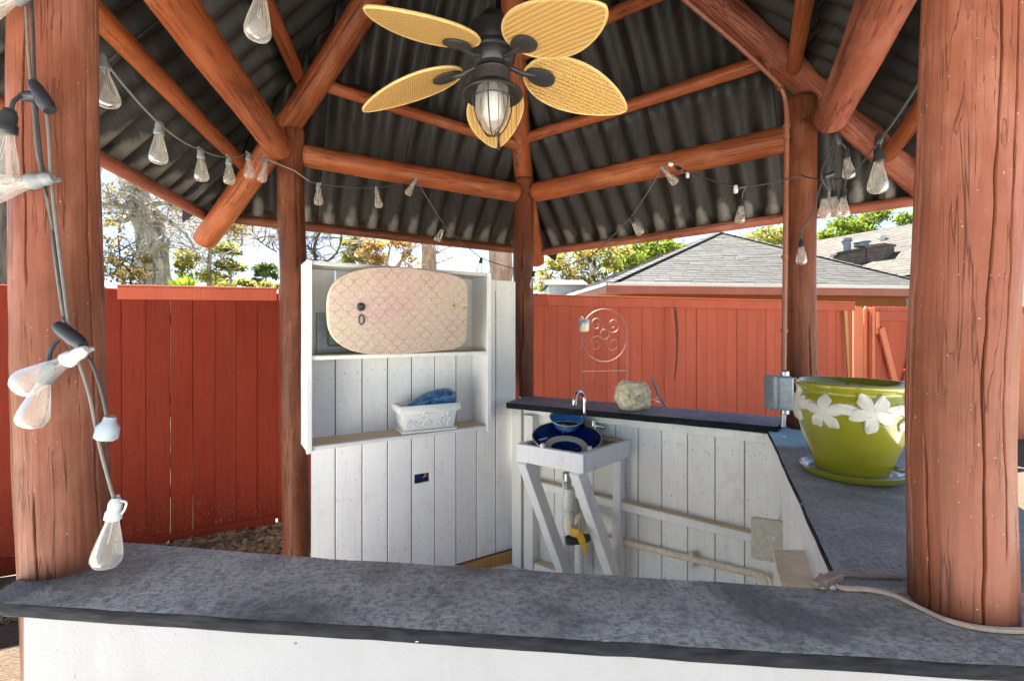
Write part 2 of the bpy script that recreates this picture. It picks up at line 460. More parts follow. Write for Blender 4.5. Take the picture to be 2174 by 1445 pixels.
t = NT('olive_green_glaze')
n1 = t.noise(3.0, (1, 1, 1), 5)
c = t.mix(n1, (0.20, 0.19, 0.008), (0.28, 0.262, 0.018))
sx = t.n('SeparateXYZ')
t.l(t._co[1], sx.inputs[0])
band = t.ramp(t.noise(1.0, (5, 5, 60), 4, 0.7), (0.66, 0.0), (0.70, 1.0))
c = t.mix(t.math('MULTIPLY', band, 0.4), c, (0.19, 0.06, 0.03))
M['pot'] = t.done(c, 0.13, n1, 0.05, 0.002, coat=0.5)

t = NT('porous_rock')
n1 = t.noise(16, (1, 1, 1), 6, 0.7)
n2 = t.noise(45, (1, 1, 1), 3)
c = t.mix(t.ramp(n1, (0.35, 0.0), (0.6, 1.0)), (0.40, 0.32, 0.17), (0.84, 0.75, 0.54))
c = t.mix(t.ramp(n2, (0.30, 1.0), (0.38, 0.0)), c, (0.10, 0.08, 0.06))
M['rock'] = t.done(c, 0.9, t.mix(0.5, n1, n2), 1.0, 0.02)

t = NT('blue_whale_glaze')
n1 = t.noise(25, (1, 1, 1), 5, 0.7)
c = t.mix(t.ramp(n1, (0.4, 0.0), (0.68, 1.0)), (0.008, 0.055, 0.17), (0.06, 0.23, 0.40))
M['whale'] = t.done(c, 0.2, n1, 0.3, 0.004, coat=0.4)

# woven blade
t = NT('woven_palm')
tc = t.n('TexCoord')
w1 = t.n('TexWave', wave_type='BANDS', bands_direction='X')
w1.inputs['Scale'].default_value = 24
w1.inputs['Distortion'].default_value = 1.2
w1.inputs['Detail'].default_value = 2
w2 = t.n('TexWave', wave_type='BANDS', bands_direction='Y')
w2.inputs['Scale'].default_value = 13
w2.inputs['Distortion'].default_value = 0.6
t.l(tc.outputs['Object'], w1.inputs['Vector'])
t.l(tc.outputs['Object'], w2.inputs['Vector'])
wv = t.mix(1.0, w1.outputs['Fac'], w2.outputs['Fac'], 'MULTIPLY')
n1 = t.noise(14, (1, 1, 1), 4)
c = t.mix(t.ramp(wv, (0.05, 0.0), (0.55, 1.0)), (0.40, 0.22, 0.055), (0.68, 0.44, 0.15))
c = t.mix(t.math('MULTIPLY', n1, 0.3), c, (0.52, 0.30, 0.09))
M['woven'] = t.done(c, 0.5, wv, 0.9, 0.006)
M['rim_rope'] = plain('rope_edge', (0.62, 0.42, 0.16), 0.6, nscale=160, namp=0.35, bstr=0.8)

# bodyboard with scale print
t = NT('fish_scale_print')
tc = t.n('TexCoord')
sx = t.n('SeparateXYZ')
t.l(tc.outputs['Object'], sx.inputs[0])
CW = 0.078
v = t.math('DIVIDE', sx.outputs[2], CW * 0.5)
row = t.math('FLOOR', v)
fv = t.math('FRACT', v)
u = t.math('ADD', t.math('DIVIDE', sx.outputs[0], CW), t.math('MULTIPLY', row, 0.5))
fu = t.math('SUBTRACT', t.math('FRACT', u), 0.5)
hy = t.math('MULTIPLY', t.math('SUBTRACT', 1.0, fv), 0.5)
d = t.math('SQRT', t.math('ADD', t.math('MULTIPLY', fu, fu), t.math('MULTIPLY', hy, hy)))
ln = t.math('ABSOLUTE', t.math('SUBTRACT', d, 0.47))
lm = t.ramp(ln, (0.018, 1.0), (0.05, 0.0))
n1 = t.noise(3.2, (1, 1, 1), 5, 0.6)
n2 = t.noise(70, (1, 1, 1), 3)
base = t.mix(t.ramp(n1, (0.35, 0.0), (0.65, 1.0)), (0.49, 0.41, 0.31), (0.47, 0.325, 0.29))
base = t.mix(t.math('MULTIPLY', t.ramp(t.noise(6, (1, 1, 1), 6, 0.7), (0.5, 0.0), (0.68, 1.0)), 0.5), base, (0.42, 0.34, 0.27))
base = t.mix(t.math('MULTIPLY', t.ramp(n2, (0.5, 0.0), (0.7, 1.0)), 0.4), base, (0.72, 0.62, 0.50))
pv = t.ramp(t.noise(12, (1, 1, 1), 2), (0.62, 0.0), (0.68, 1.0))
base = t.mix(t.math('MULTIPLY', pv, 0.35), base, (0.70, 0.40, 0.36))
c = t.mix(t.math('MULTIPLY', lm, t.ramp(t.noise(7, (1, 1, 1), 4, 0.7), (0.38, 0.12), (0.62, 0.85))), base, (0.40, 0.17, 0.13))
M['bodyboard'] = t.done(c, 0.6, t.mix(0.5, n2, lm), 0.2, 0.003)
M['foam_edge'] = plain('yellowed_foam', (0.66, 0.58, 0.40), 0.6)

# bulbs and lamp glass
def glass(name, tint, mixd, fac):
    t = NT(name)
    t.t.nodes.remove(t.b)
    tr = t.n('BsdfTransparent')
    tr.inputs[0].default_value = (*tint, 1)
    gl = t.n('BsdfGlossy')
    gl.inputs['Roughness'].default_value = 0.04
    df = t.n('BsdfDiffuse')
    df.inputs[0].default_value = (*mixd, 1)
    tl = t.n('BsdfTranslucent')
    tl.inputs[0].default_value = (*mixd, 1)
    m0 = t.n('MixShader')
    m0.inputs[0].default_value = 0.5
    t.l(df.outputs[0], m0.inputs[1])
    t.l(tl.outputs[0], m0.inputs[2])
    m1 = t.n('MixShader')
    lw = t.n('LayerWeight')
    lw.inputs[0].default_value = 0.35
    ad = t.math('MULTIPLY_ADD', lw.outputs['Facing'], 0.55)
    ad.node.inputs[2].default_value = fac
    t.l(ad, m1.inputs[0])
    t.l(tr.outputs[0], m1.inputs[1])
    t.l(m0.outputs[0], m1.inputs[2])
    m2 = t.n('MixShader')
    fr = t.n('Fresnel')
    fr.inputs[0].default_value = 1.5
    t.l(t.math('MULTIPLY', fr.outputs[0], 0.45), m2.inputs[0])
    t.l(m1.outputs[0], m2.inputs[1])
    t.l(gl.outputs[0], m2.inputs[2])
    t.l(m2.outputs[0], t.out.inputs['Surface'])
    return t.m


M['bulb'] = glass('dusty_bulb_glass', (0.99, 0.97, 0.93), (0.90, 0.87, 0.80), 0.14)
M['lamp_glass'] = glass('seeded_lamp_glass', (0.9, 0.9, 0.88), (0.75, 0.74, 0.70), 0.34)
M['frost'] = plain('frosted_white', (0.80, 0.80, 0.78), 0.5, namp=0.03)

# shingles
M['shingle'] = island('asphalt_shingle_grey', [(0.034, 0.0335, 0.032), (0.050, 0.0485, 0.047), (0.042, 0.041, 0.0395), (0.058, 0.056, 0.054)], 0.9)
M['shingle_tan'] = island('asphalt_shingle_tan', [(0.056, 0.049, 0.041), (0.072, 0.063, 0.053), (0.048, 0.042, 0.036)], 0.9)
M['shingle_base'] = plain('roof_felt', (0.03, 0.029, 0.028), 0.9, nscale=10)
t = NT('chimney_brick')
bt = t.n('TexBrick')
bt.inputs['Scale'].default_value = 5
bt.inputs['Color1'].default_value = (0.10, 0.068, 0.05, 1)
bt.inputs['Color2'].default_value = (0.17, 0.135, 0.105, 1)
bt.inputs['Mortar'].default_value = (0.06, 0.055, 0.05, 1)
tc = t.n('TexCoord')
mp = t.n('Mapping')
mp.inputs['Rotation'].default_value = (R(90), 0, 0)
t.l(tc.outputs['Object'], mp.inputs[0])
t.l(mp.outputs[0], bt.inputs['Vector'])
M['brick'] = t.done(bt.outputs['Color'], 0.9, bt.outputs['Fac'], 0.5, 0.02)

# ------------------------------------------------------------------ mesh helpers
ORG = {}


class MB:
    def __init__(s):
        s.v, s.f, s.mi, s.sm = [], [], [], []

    def add(s, vs_, fs, mi=0, smooth=False):
        b = len(s.v)
        s.v += [tuple(p) for p in vs_]
        for f in fs:
            s.f.append(tuple(b + i for i in f))
            s.mi.append(mi)
            s.sm.append(smooth)
        return s

    def box(s, lo, hi, mi=0, mat=None):
        x0, y0, z0 = lo
        x1, y1, z1 = hi
        vs_ = [(x0, y0, z0), (x1, y0, z0), (x1, y1, z0), (x0, y1, z0), (x0, y0, z1), (x1, y0, z1), (x1, y1, z1), (x0, y1, z1)]
        if mat is not None:
            vs_ = [mat @ Vector(p) for p in vs_]
        return s.add(vs_, [(0, 3, 2, 1), (4, 5, 6, 7), (0, 1, 5, 4), (1, 2, 6, 5), (2, 3, 7, 6), (3, 0, 4, 7)], mi)

    def bbox(s, lo, hi, c=0.003, mi=0, mat=None):
        """box with chamfered vertical and horizontal edges"""
        x0, y0, z0 = lo
        x1, y1, z1 = hi
        c = min(c, (x1 - x0) * .3, (y1 - y0) * .3, (z1 - z0) * .3)
        rings = []
        for z, k in ((z0, c), (z0 + c, 0), (z1 - c, 0), (z1, c)):
            a, b_, d, e = x0 + k, x1 - k, y0 + k, y1 - k
            rings.append([(a + c, d, z), (b_ - c, d, z), (b_, d + c, z), (b_, e - c, z), (b_ - c, e, z), (a + c, e, z), (a, e - c, z), (a, d + c, z)])
        vs_ = [p for r in rings for p in r]
        if mat is not None:
            vs_ = [mat @ Vector(p) for p in vs_]
        fs = [tuple(range(7, -1, -1)), tuple(range(24, 32))]
        for k in range(3):
            for i in range(8):
                j = (i + 1) % 8
                fs.append((k * 8 + i, k * 8 + j, k * 8 + 8 + j, k * 8 + 8 + i))
        return s.add(vs_, fs, mi)

    def beam(s, p0, p1, w, h, up=(0, 0, 1), mi=0, c=0.003):
        """rectangular bar from p0 to p1: w across, h along up"""
        p0, p1 = Vector(p0), Vector(p1)
        z = (p1 - p0)
        L = z.length
        z.normalize()
        up = Vector(up)
        x = up.cross(z).normalized()
        y = z.cross(x)
        m = Matrix((x, y, z)).transposed().to_4x4()
        m.translation = p0
        return s.bbox((-w / 2, -h / 2, 0), (w / 2, h / 2, L), c, mi, m)

    def tube(s, pts, rad, seg=8, mi=0, cap=True):
        pts = [Vector(p) for p in pts]
        n = len(pts)
        if not isinstance(rad, (list, tuple)):
            rad = [rad] * n
        t0 = (pts[1] - pts[0]).normalized()
        ref = Vector((0, 0, 1)) if abs(t0.z) < 0.9 else Vector((1, 0, 0))
        x = ref.cross(t0).normalized()
        vs_, fs = [], []
        for i, p in enumerate(pts):
            tg = (pts[min(n - 1, i + 1)] - pts[max(0, i - 1)]).normalized()
            x = (x - tg * x.dot(tg)).normalized()
            y = tg.cross(x)
            for k in range(seg):
                a = 2 * PI * k / seg
                vs_.append(p + (x * math.cos(a) + y * math.sin(a)) * rad[i])
        for i in range(n - 1):
            for k in range(seg):
                j = (k + 1) % seg
                fs.append((i * seg + k, i * seg + j, i * seg + seg + j, i * seg + seg + k))
        s.add(vs_, fs, mi, True)
        if cap:
            b = len(s.v) - len(vs_)
            s.f.append(tuple(b + k for k in range(seg - 1, -1, -1)))
            s.f.append(tuple(b + (n - 1) * seg + k for k in range(seg)))
            s.mi += [mi, mi]
            s.sm += [False, False]
        return s

    def lathe(s, prof, seg=24, mi=0, mat=None, mis=None, closed=False):
        vs_, fs = [], []
        n = len(prof)
        for r, z in prof:
            for k in range(seg):
                a = 2 * PI * k / seg
                p = Vector((r * math.cos(a), r * math.sin(a), z))
                vs_.append(mat @ p if mat is not None else p)
        b = len(s.v)
        s.v += [tuple(p) for p in vs_]
        for i in range(n - 1):
            for k in range(seg):
                j = (k + 1) % seg
                s.f.append((b + i * seg + k, b + i * seg + j, b + i * seg + seg + j, b + i * seg + seg + k))
                s.mi.append(mis[i] if mis else mi)
                s.sm.append(True)
        return s

    def prism(s, poly, z0, z1, mi=0, mi_side=None):
        n = len(poly)
        vs_ = [(x, y, z0) for x, y in poly] + [(x, y, z1) for x, y in poly]
        b = len(s.v)
        s.v += vs_
        s.f.append(tuple(b + i for i in range(n - 1, -1, -1)))
        s.f.append(tuple(b + n + i for i in range(n)))
        s.mi += [mi, mi]
        s.sm += [False, False]
        for i in range(n):
            j = (i + 1) % n
            s.f.append((b + i, b + j, b + n + j, b + n + i))
            s.mi.append(mi if mi_side is None else mi_side)
            s.sm.append(False)
        return s

    def mesh(s, name, mats, org=(0, 0, 0)):
        me = bpy.data.meshes.new(name)
        ox, oy, oz = org
        me.from_pydata([(x - ox, y - oy, z - oz) for x, y, z in s.v], [], s.f)
        for m in (mats if isinstance(mats, (list, tuple)) else [mats]):
            me.materials.append(M[m])
        me.polygons.foreach_set('material_index', s.mi)
        me.polygons.foreach_set('use_smooth', s.sm)
        me.update()
        me.set_sharp_from_angle(angle=R(42))
        return me

    def build(s, name, mats, parent=None, org=None):
        """links the collected shapes (world coordinates) as one object"""
        if org is None:
            org = tuple(ORG[parent]) if parent is not None else (0, 0, 0)
        me = s.mesh(name, mats, org)
        return link(name, me, Vector(org), parent)


def link(name, me, loc=(0, 0, 0), parent=None, rot=None):
    o = bpy.data.objects.new(name, me)
    COL.objects.link(o)
    loc = Vector(loc)
    if parent is not None:
        o.parent = parent
        o.location = loc - ORG[parent]
    else:
        o.location = loc
    if rot is not None:
        o.rotation_mode = 'QUATERNION'
        o.rotation_quaternion = rot
    ORG[o] = loc
    return o


def tag(o, label=None, cat=None, group=None, kind=None):
    for k, v in (('label', label), ('category', cat), ('group', group), ('kind', kind)):
        if v:
            o[k] = v
    return o


def thing(name, label, cat, loc=(0, 0, 0), group=None):
    o = link(name, None, loc)
    return tag(o, label, cat, group)


def make_log(name, p0, p1, r0, r1, parent, mat, seg=48, rings=60, seed=0, bend=(), cracks=0, depth=0.010, amp=0.05, face=None, round_end=0.25):
    """a peeled log: tapered, lumpy, split along the grain; local Z runs along it"""
    p0, p1 = Vector(p0), Vector(p1)
    ax = p1 - p0
    L = ax.length
    q = ax.to_track_quat('Z', 'Y')
    rnd = random.Random(seed)
    ck = []
    for _ in range(cracks):
        a0 = rnd.uniform(0, 2 * PI)
        z0 = rnd.uniform(-0.1, 0.75) * L
        ck.append((a0, z0, z0 + rnd.uniform(0.25, 0.65) * L, rnd.uniform(0.0012, 0.0023) * (1 if seg > 200 else 2.0), depth * rnd.uniform(0.6, 1.3), rnd.uniform(0, 50)))
    vs_, fs = [], []
    sd = seed * 3.17
    zs = [L * i / (rings - 1) for i in range(rings)]
    # rounded ends
    prof = []
    for e in (0.0, 0.5, 0.85):
        prof.append((e * 0.0, math.sqrt(max(0, 1 - (1 - e) ** 2)) * 1.0))
    ringdef = [(0.0, 0.80), (0.0 + 0.012, 0.95)] + [(z, 1.0) for z in zs[1:-1]] + [(L - 0.012, 0.95), (L, 0.80)]
    for z, k in ringdef:
        t_ = z / L
        r = (r0 + (r1 - r0) * t_)
        dx = dy = 0.0
        for (bt, bx, by) in bend:
            g = max(0.0, 1 - ((t_ - bt) / 0.5) ** 2)
            dx += bx * g
            dy += by * g
        wx = (mn.noise((sd, z * 1.3, 1.7))) * r * 0.18
        wy = (mn.noise((sd, z * 1.3, 9.7))) * r * 0.18
        for i in range(seg):
            a = 2 * PI * i / seg
            ca, sa = math.cos(a), math.sin(a)
            rr = r * k
            rr *= 1 + amp * mn.noise((ca * 1.2 + sd, sa * 1.2, z * 2.2)) + amp * 0.45 * mn.noise((ca * 3.5 + sd, sa * 3.5, z * 6.0)) + amp * 0.22 * mn.noise((ca * 9 + sd, sa * 9, z * 5.0))
            for (a0, za, zb, w, dp, ph) in ck:
                if za < z < zb:
                    ac = a0 + 0.10 * mn.noise((ph, z * 3.0, 0.3)) + 0.03 * mn.noise((ph, z * 14.0, 3.3))
                    dd = ((a - ac + PI) % (2 * PI) - PI) * r
                    ww = w * (0.6 + 0.9 * abs(mn.noise((ph, z * 5.0, 7.1))))
                    if abs(dd) < ww * 4:
                        g = min(1, (z - za) / 0.06, (zb - z) / 0.06)
                        rr -= dp * g * math.exp(-(dd / ww) ** 2)
            vs_.append((ca * rr + dx + wx, sa * rr + dy + wy, z))
    n = len(ringdef)
    for i in range(n - 1):
        for k in range(seg):
            j = (k + 1) % seg
            fs.append((i * seg + k, i * seg + j, i * seg + seg + j, i * seg + seg + k))
    mb = MB()
    mb.add(vs_, fs, 0, True)
    for base, zc, flip in ((0, 0.0, True), ((n - 1) * seg, L, False)):
        cx = sum(vs_[base + k][0] for k in range(seg)) / seg
        cy = sum(vs_[base + k][1] for k in range(seg)) / seg
        ci = len(mb.v)
        mb.v.append((cx, cy, zc))
        for k in range(seg):
            j = (k + 1) % seg
            mb.f.append((base + j, base + k, ci) if flip else (base + k, base + j, ci))
            mb.mi.append(0)
            mb.sm.append(False)
    me = mb.mesh(name, mat)
    return link(name, me, p0, parent, q)


def loft(mb, ringlist, mat=None, mi=0, capb=True, capt=True, smooth=False):
    n = len(ringlist[0])
    b = len(mb.v)
    for r in ringlist:
        for p in r:
            p = Vector(p)
            mb.v.append(tuple(mat @ p if mat is not None else p))
    for k in range(len(ringlist) - 1):
        for i in range(n):
            j = (i + 1) % n
            mb.f.append((b + k * n + i, b + k * n + j, b + k * n + n + j, b + k * n + n + i))
            mb.mi.append(mi)
            mb.sm.append(smooth)
    if capb:
        mb.f.append(tuple(b + i for i in range(n - 1, -1, -1)))
        mb.mi.append(mi)
        mb.sm.append(False)
    if capt:
        mb.f.append(tuple(b + (len(ringlist) - 1) * n + i for i in range(n)))
        mb.mi.append(mi)
        mb.sm.append(False)


def smooth_path(pts, k=6):
    pts = [Vector(p) for p in pts]
    out = []
    n = len(pts)
    for i in range(n - 1):
        a, b, c, d = pts[max(0, i - 1)], pts[i], pts[i + 1], pts[min(n - 1, i + 2)]
        for j in range(k):
            t_ = j / k
            out.append(0.5 * ((2 * b) + (c - a) * t_ + (2 * a - 5 * b + 4 * c - d) * t_ ** 2 + (3 * b - a - 3 * c + d) * t_ ** 3))
    out.append(pts[-1])
    return out


def sag(a, b, s, k=8):
    a, b = Vector(a), Vector(b)
    return [a.lerp(b, i / k) - Vector((0, 0, 4 * s * (i / k) * (1 - i / k))) for i in range(k + 1)]


# ------------------------------------------------------------------ the ground
g = MB()
S = 600
g.add([(-S, -S, -0.03), (S, -S, -0.03), (S, S, -0.03), (-S, S, -0.03)], [(0, 1, 2, 3)])
tag(g.build('ground', 'ground'), kind='structure')
g = MB()
g.prism([(-14, -16), (14, -16), (14, 0.4), (4.4, 1.6), (2.35, 3.3), (0.15, 4.35), (-2.0, 3.35), (-3.2, 1.0), (-14, 0.2)], -0.02, 0.0)  # slab enlarged and paled as an added reflector, bouncing sun under the roof
tag(g.build('patio_bounce_slab', 'concrete'), kind='structure')

# ------------------------------------------------------------------ gazebo frame
PF_L, PF_R = at(127, 700, 1.20), at(2047, 700, 1.00)
P_R, P_M, P_L = at(1702, 700, 2.88), at(1111, 700, 4.10), at(621, 700, 3.15)
APEX = Vector((-0.10, 2.47, H + 2.74))
gz = thing('gazebo', 'five-sided red-brown log gazebo with a dark corrugated roof', 'gazebo', (0.04, 2.5, 0))


def post(px_top, y_top, px_mid_, Y, z_top, rt, rb, mat, seg, rings, cracks, seed, face):
    a = Vector(((px_mid_[0] - 1087) / F * Y, Y, H - (px_mid_[1] - 700) / F * Y))
    b = Vector(((px_top - 1087) / F * Y, Y, H - (y_top - 700) / F * Y))
    d = (b - a) / (b.z - a.z)
    lo = a + d * (0.0 - a.z)
    hi = a + d * (z_top - a.z)
    return make_log('post', lo, hi, rb, rt, gz, mat, seg, rings, seed, (), cracks, 0.012, 0.045, face)


# Each post of its own: two at the front bar, three behind
post(117, 0, (153, 1200), 1.20, H + 1.36, 0.080, 0.0985, 'log_near', 440, 230, 26, 3, R(-70))
post(2066, 0, (2038, 1300), 1.00, H + 1.36, 0.083, 0.0915, 'log_near', 440, 230, 16, 11, R(-110))
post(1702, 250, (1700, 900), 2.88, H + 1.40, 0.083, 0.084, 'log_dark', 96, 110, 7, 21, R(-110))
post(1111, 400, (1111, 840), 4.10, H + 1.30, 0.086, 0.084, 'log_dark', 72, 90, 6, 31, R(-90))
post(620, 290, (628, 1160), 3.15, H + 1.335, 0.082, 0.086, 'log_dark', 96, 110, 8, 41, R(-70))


def poly_log(name, pts, rad, mat, seed, seg=40, rings=26, cracks=2, parent=gz):
    """a log through several points (slightly crooked): built straight and bent in its own frame"""
    p0, p1 = Vector(pts[0]), Vector(pts[-1])
    bends = []
    q = (p1 - p0).to_track_quat('Z', 'Y')
    L = (p1 - p0).length
    if len(pts) == 3:
        v_ = q.inverted() @ (Vector(pts[1]) - p0)
        bends = [(v_.z / L, v_.x, v_.y)]
    return make_log(name, p0, p1, rad[0], rad[1], parent, mat, seg, rings, seed, bends, cracks, 0.007, 0.035)


# hip rafters run from the peak over each post to a tail outside
poly_log('rafter', [APEX + Vector((-.02, .01, -.02)), at(616, 256, 3.13), at(431, 506, 3.57)], (0.078, 0.082), 'log_orange', 51, 56, 70, 3)
poly_log('rafter', [APEX + Vector((.02, .05, -.02)), at(1113, 372, 4.12), at(1146, 556, 4.90)], (0.076, 0.080), 'log_orange', 52, 56, 70, 3)
poly_log('rafter', [APEX + Vector((.05, 0, -.02)), at(1704, 168, 2.89), at(2003, 424, 3.13)], (0.080, 0.088), 'log_front', 53, 56, 70, 3)
for P_, sgn in ((PF_L, -1), (PF_R, 1)):
    d = (Vector((P_.x, P_.y, 0)) - Vector((APEX.x, APEX.y, 0)))
    a_ = Vector((P_.x, P_.y, H + 1.43))
    poly_log('rafter', [APEX + Vector((sgn * .04, -.06, -.02)), a_ + d * 0.5 - Vector((0, 0, 0.68))], (0.078, 0.082), 'log_front', 54 + sgn, 40, 26, 0)

# plate logs between the post tops
poly_log('plate_beam', [at(640, 331, 3.17), at(1098, 409, 4.06)], (0.073, 0.080), 'log_orange', 61, 56, 60, 4)
poly_log('plate_beam', [at(1134, 409, 4.06), at(1676, 293, 2.90)], (0.079, 0.083), 'log_orange', 62, 56, 60, 4)
poly_log('plate_beam', [at(595, 314, 3.04), Vector((PF_L.x + 0.02, PF_L.y + 0.02, H + 1.17))], (0.082, 0.080), 'log_orange', 63, 72, 60, 4)
poly_log('plate_beam', [at(1762, 252, 2.74), Vector((PF_R.x + 0.02, PF_R.y, H + 1.07))], (0.086, 0.088), 'log_front', 64, 72, 60, 4)
poly_log('plate_beam', [Vector((PF_L.x, PF_L.y, H + 1.30)), Vector((PF_R.x, PF_R.y, H + 1.30))], (0.08, 0.08), 'log_front', 65, 32, 30, 0)


def hip(P_, t_, dz=0.0, A_=APEX):
    b = Vector((P_.x, P_.y, H + 1.41))
    return b.lerp(A_, t_) + Vector((0, 0, dz))


def purlin(a, b, r, seed, mat='log_orange', bay=0):
    a, b = under(bay, Vector(a), r), under(bay, Vector(b), r)
    return poly_log('purlin', [a, b], (r, r * 1.05), mat, seed, 32, 40, 1)


# eave poles and the corrugated sheets
def tail(P_, k=0.47, z=H + 0.815):
    c0 = Vector((APEX.x, APEX.y, 0))
    b = Vector((P_.x, P_.y, 0))
    e = b + (b - c0) * k
    return Vector((e.x, e.y, z))


E_L, E_M, E_R = at(436, 458, 3.53), at(1147, 536, 4.80), at(1985, 420, 3.13)
E_FL, E_FR = tail(PF_L), tail(PF_R)
EAVE = [E_FL, E_L, E_M, E_R, E_FR]
for i, (a, b) in enumerate(((E_FL, E_L), (E_L, E_M), (E_M, E_R), (E_R, E_FR), (E_FR, E_FL))):
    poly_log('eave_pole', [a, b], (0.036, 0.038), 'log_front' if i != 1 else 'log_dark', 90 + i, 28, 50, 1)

PITCH, AMP = 0.172, 0.027
RTOP = Vector((APEX.x, APEX.y, H + 2.86))
BAYS = ((E_FL, E_L), (E_L, E_M), (E_M, E_R), (E_R, E_FR), (E_FR, E_FL))


def under(bay, p, r):
    """keeps a purlin's axis below the sheets it carries"""
    a, b = BAYS[bay]
    a, b = a + Vector((0, 0, .062)), b + Vector((0, 0, .062))
    n = (b - a).cross(RTOP - a).normalized()
    if n.z < 0:
        n = -n
    d = (p - a).dot(n)
    lim_ = -(r + AMP + 0.018)
    return p if d < lim_ else p - Vector((0, 0, (d - lim_) / n.z))


purlin(at(672, 177, 3.05), at(1103, 284, 3.87), 0.040, 71, bay=1)
purlin(at(1112, 296, 3.87), at(1615, 134, 2.83), 0.042, 72, bay=2)
purlin(at(640, 165, 3.08), hip(PF_L, .14), 0.040, 73, bay=0)
purlin(at(1684, 104, 2.85), hip(PF_R, .14) + Vector((0.06, 0, -0.05)), 0.040, 74, bay=3)
purlin(hip(PF_L, .14), hip(PF_R, .14), 0.04, 75, bay=4)
purlin(hip(P_L, .42), hip(P_M, .42), 0.040, 76, bay=1)
purlin(hip(P_M, .42), hip(P_R, .42), 0.040, 77, bay=2)
purlin(hip(P_L, .42), hip(PF_L, .42), 0.040, 78, bay=0)
purlin(hip(P_R, .42), hip(PF_R, .42), 0.040, 79, bay=3)
# outer purlins over the tails
purlin(at(524, 318, 3.38), Vector((-1.33, 0.97, H + 1.20)), 0.043, 81, bay=0)
purlin(at(1882, 256, 2.98), Vector((1.18, 0.74, H + 1.09)), 0.043, 82, bay=3)




def roof_bay(Ea, Eb, seed):
    rnd = random.Random(seed)
    Ea = Ea + Vector((0, 0, 0.062))
    Eb = Eb + Vector((0, 0, 0.062))
    Sv = Eb - Ea
    Ls = Sv.length
    Sv.normalize()
    rel = RTOP - Ea
    sa = rel.dot(Sv)
    U = rel - Sv * sa
    ua = U.length
    U.normalize()
    N = Sv.cross(U)
    if N.z > 0:
        N = -N          # N points down, to the inside

    def lim(s_):
        return ua * s_ / sa if s_ < sa else ua * (Ls - s_) / (Ls - sa)
    W = PITCH * 4
    k = 0
    s0 = -0.02
    ns = 0
    while s0 < Ls:
        s1 = min(Ls, s0 + W + PITCH * 0.6)
        lap = 0.98 + rnd.uniform(-0.05, 0.05)
        for tier, (d0, d1) in enumerate(((-0.07 + rnd.uniform(-.012, .012), lap + 0.10), (lap, 99))):
            n = max(4, int((s1 - s0) / (PITCH / 12)))
            rows = 10
            vs_, fs, bare_lit = [], [], []
            okcol = []
            for i in range(n + 1):
                s_ = s0 + (s1 - s0) * i / n
                top = min(d1, max(lim(min(max(s_, 0.0), Ls)) + 0.02, d0 + 0.002))
                okcol.append(top > d0 + 0.01)
                for j in range(rows + 1):
                    d_ = d0 + (top - d0) * j / rows
                    w_ = AMP * math.cos(2 * PI * s_ / PITCH) + 0.004 * mn.noise((s_ * 3 + seed, d_ * 2.5, 0)) + 0.010 * mn.noise((s_ * 0.9 + seed, d_ * .8, 4))
                    off = -0.0045 * (ns % 2) - 0.008 * tier
                    p = Ea + Sv * s_ + U * d_ + N * (w_ + off)
                    vs_.append(p)
                    bare_lit.append(max(0.0, 1 - (d_ - d0) / 0.42) * (0.62 + 0.45 * math.cos(2 * PI * s_ / PITCH)) if tier == 0 else 0.0)  # stronger low down and on the crests, painting in light from the eave
            for i in range(n):
                if not (okcol[i] or okcol[i + 1]):
                    continue
                for j in range(rows):
                    a = i * (rows + 1) + j
                    fs.append((a, a + rows + 1, a + rows + 2, a + 1))
            if not fs:
                continue
            mb = MB()
            mb.add(vs_, fs, 0, True)
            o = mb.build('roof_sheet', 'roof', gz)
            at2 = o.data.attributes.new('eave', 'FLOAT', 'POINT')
            at2.data.foreach_set('value', bare_lit)
            so = o.modifiers.new('thickness', 'SOLIDIFY')
            so.thickness = 0.003
            so.offset = 0
        s0 += W
        ns += 1


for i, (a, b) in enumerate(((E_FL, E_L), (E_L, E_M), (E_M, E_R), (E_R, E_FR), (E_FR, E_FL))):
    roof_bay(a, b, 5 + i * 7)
# strips added over the hips to block light leaking between the bays
for e_ in EAVE:
    a_, b_ = e_ + Vector((0, 0, .075)), RTOP + Vector((0, 0, .04))
    dv = (b_ - a_).normalized()
    sd_ = dv.cross(Vector((0, 0, 1))).normalized()
    up_ = sd_.cross(dv)
    mb = MB()
    rg = []
    for p in (a_ - dv * .04, b_):
        rg.append([p + sd_ * .16 - up_ * .02, p + up_ * .055, p - sd_ * .16 - up_ * .02, p + up_ * .045])
    loft(mb, rg)
    mb.build('hip_light_block', 'roof', gz)
# cap where the hips meet
mb = MB()
mb.lathe([(0.0, 0.02), (0.10, 0.0), (0.22, -0.10), (0.21, -0.11), (0.0, -0.03)], 20, mat=Matrix.Translation(RTOP + Vector((0, 0, 0.06))))
mb.build('roof_cap', 'roof', gz)
# bolts in the post tops
for p in (at(612, 322, 3.06), at(1122, 402, 4.01), at(1098, 392, 4.02), at(1706, 258, 2.79)):
    mb = MB()
    mb.lathe([(0.0, 0.012), (0.009, 0.011), (0.012, 0.004), (0.018, 0.003), (0.018, 0.0)], 10, mat=Matrix.Translation(p) @ Matrix.Rotation(R(90), 4, 'X'))
    mb.build('bolt', 'log_dark', gz)
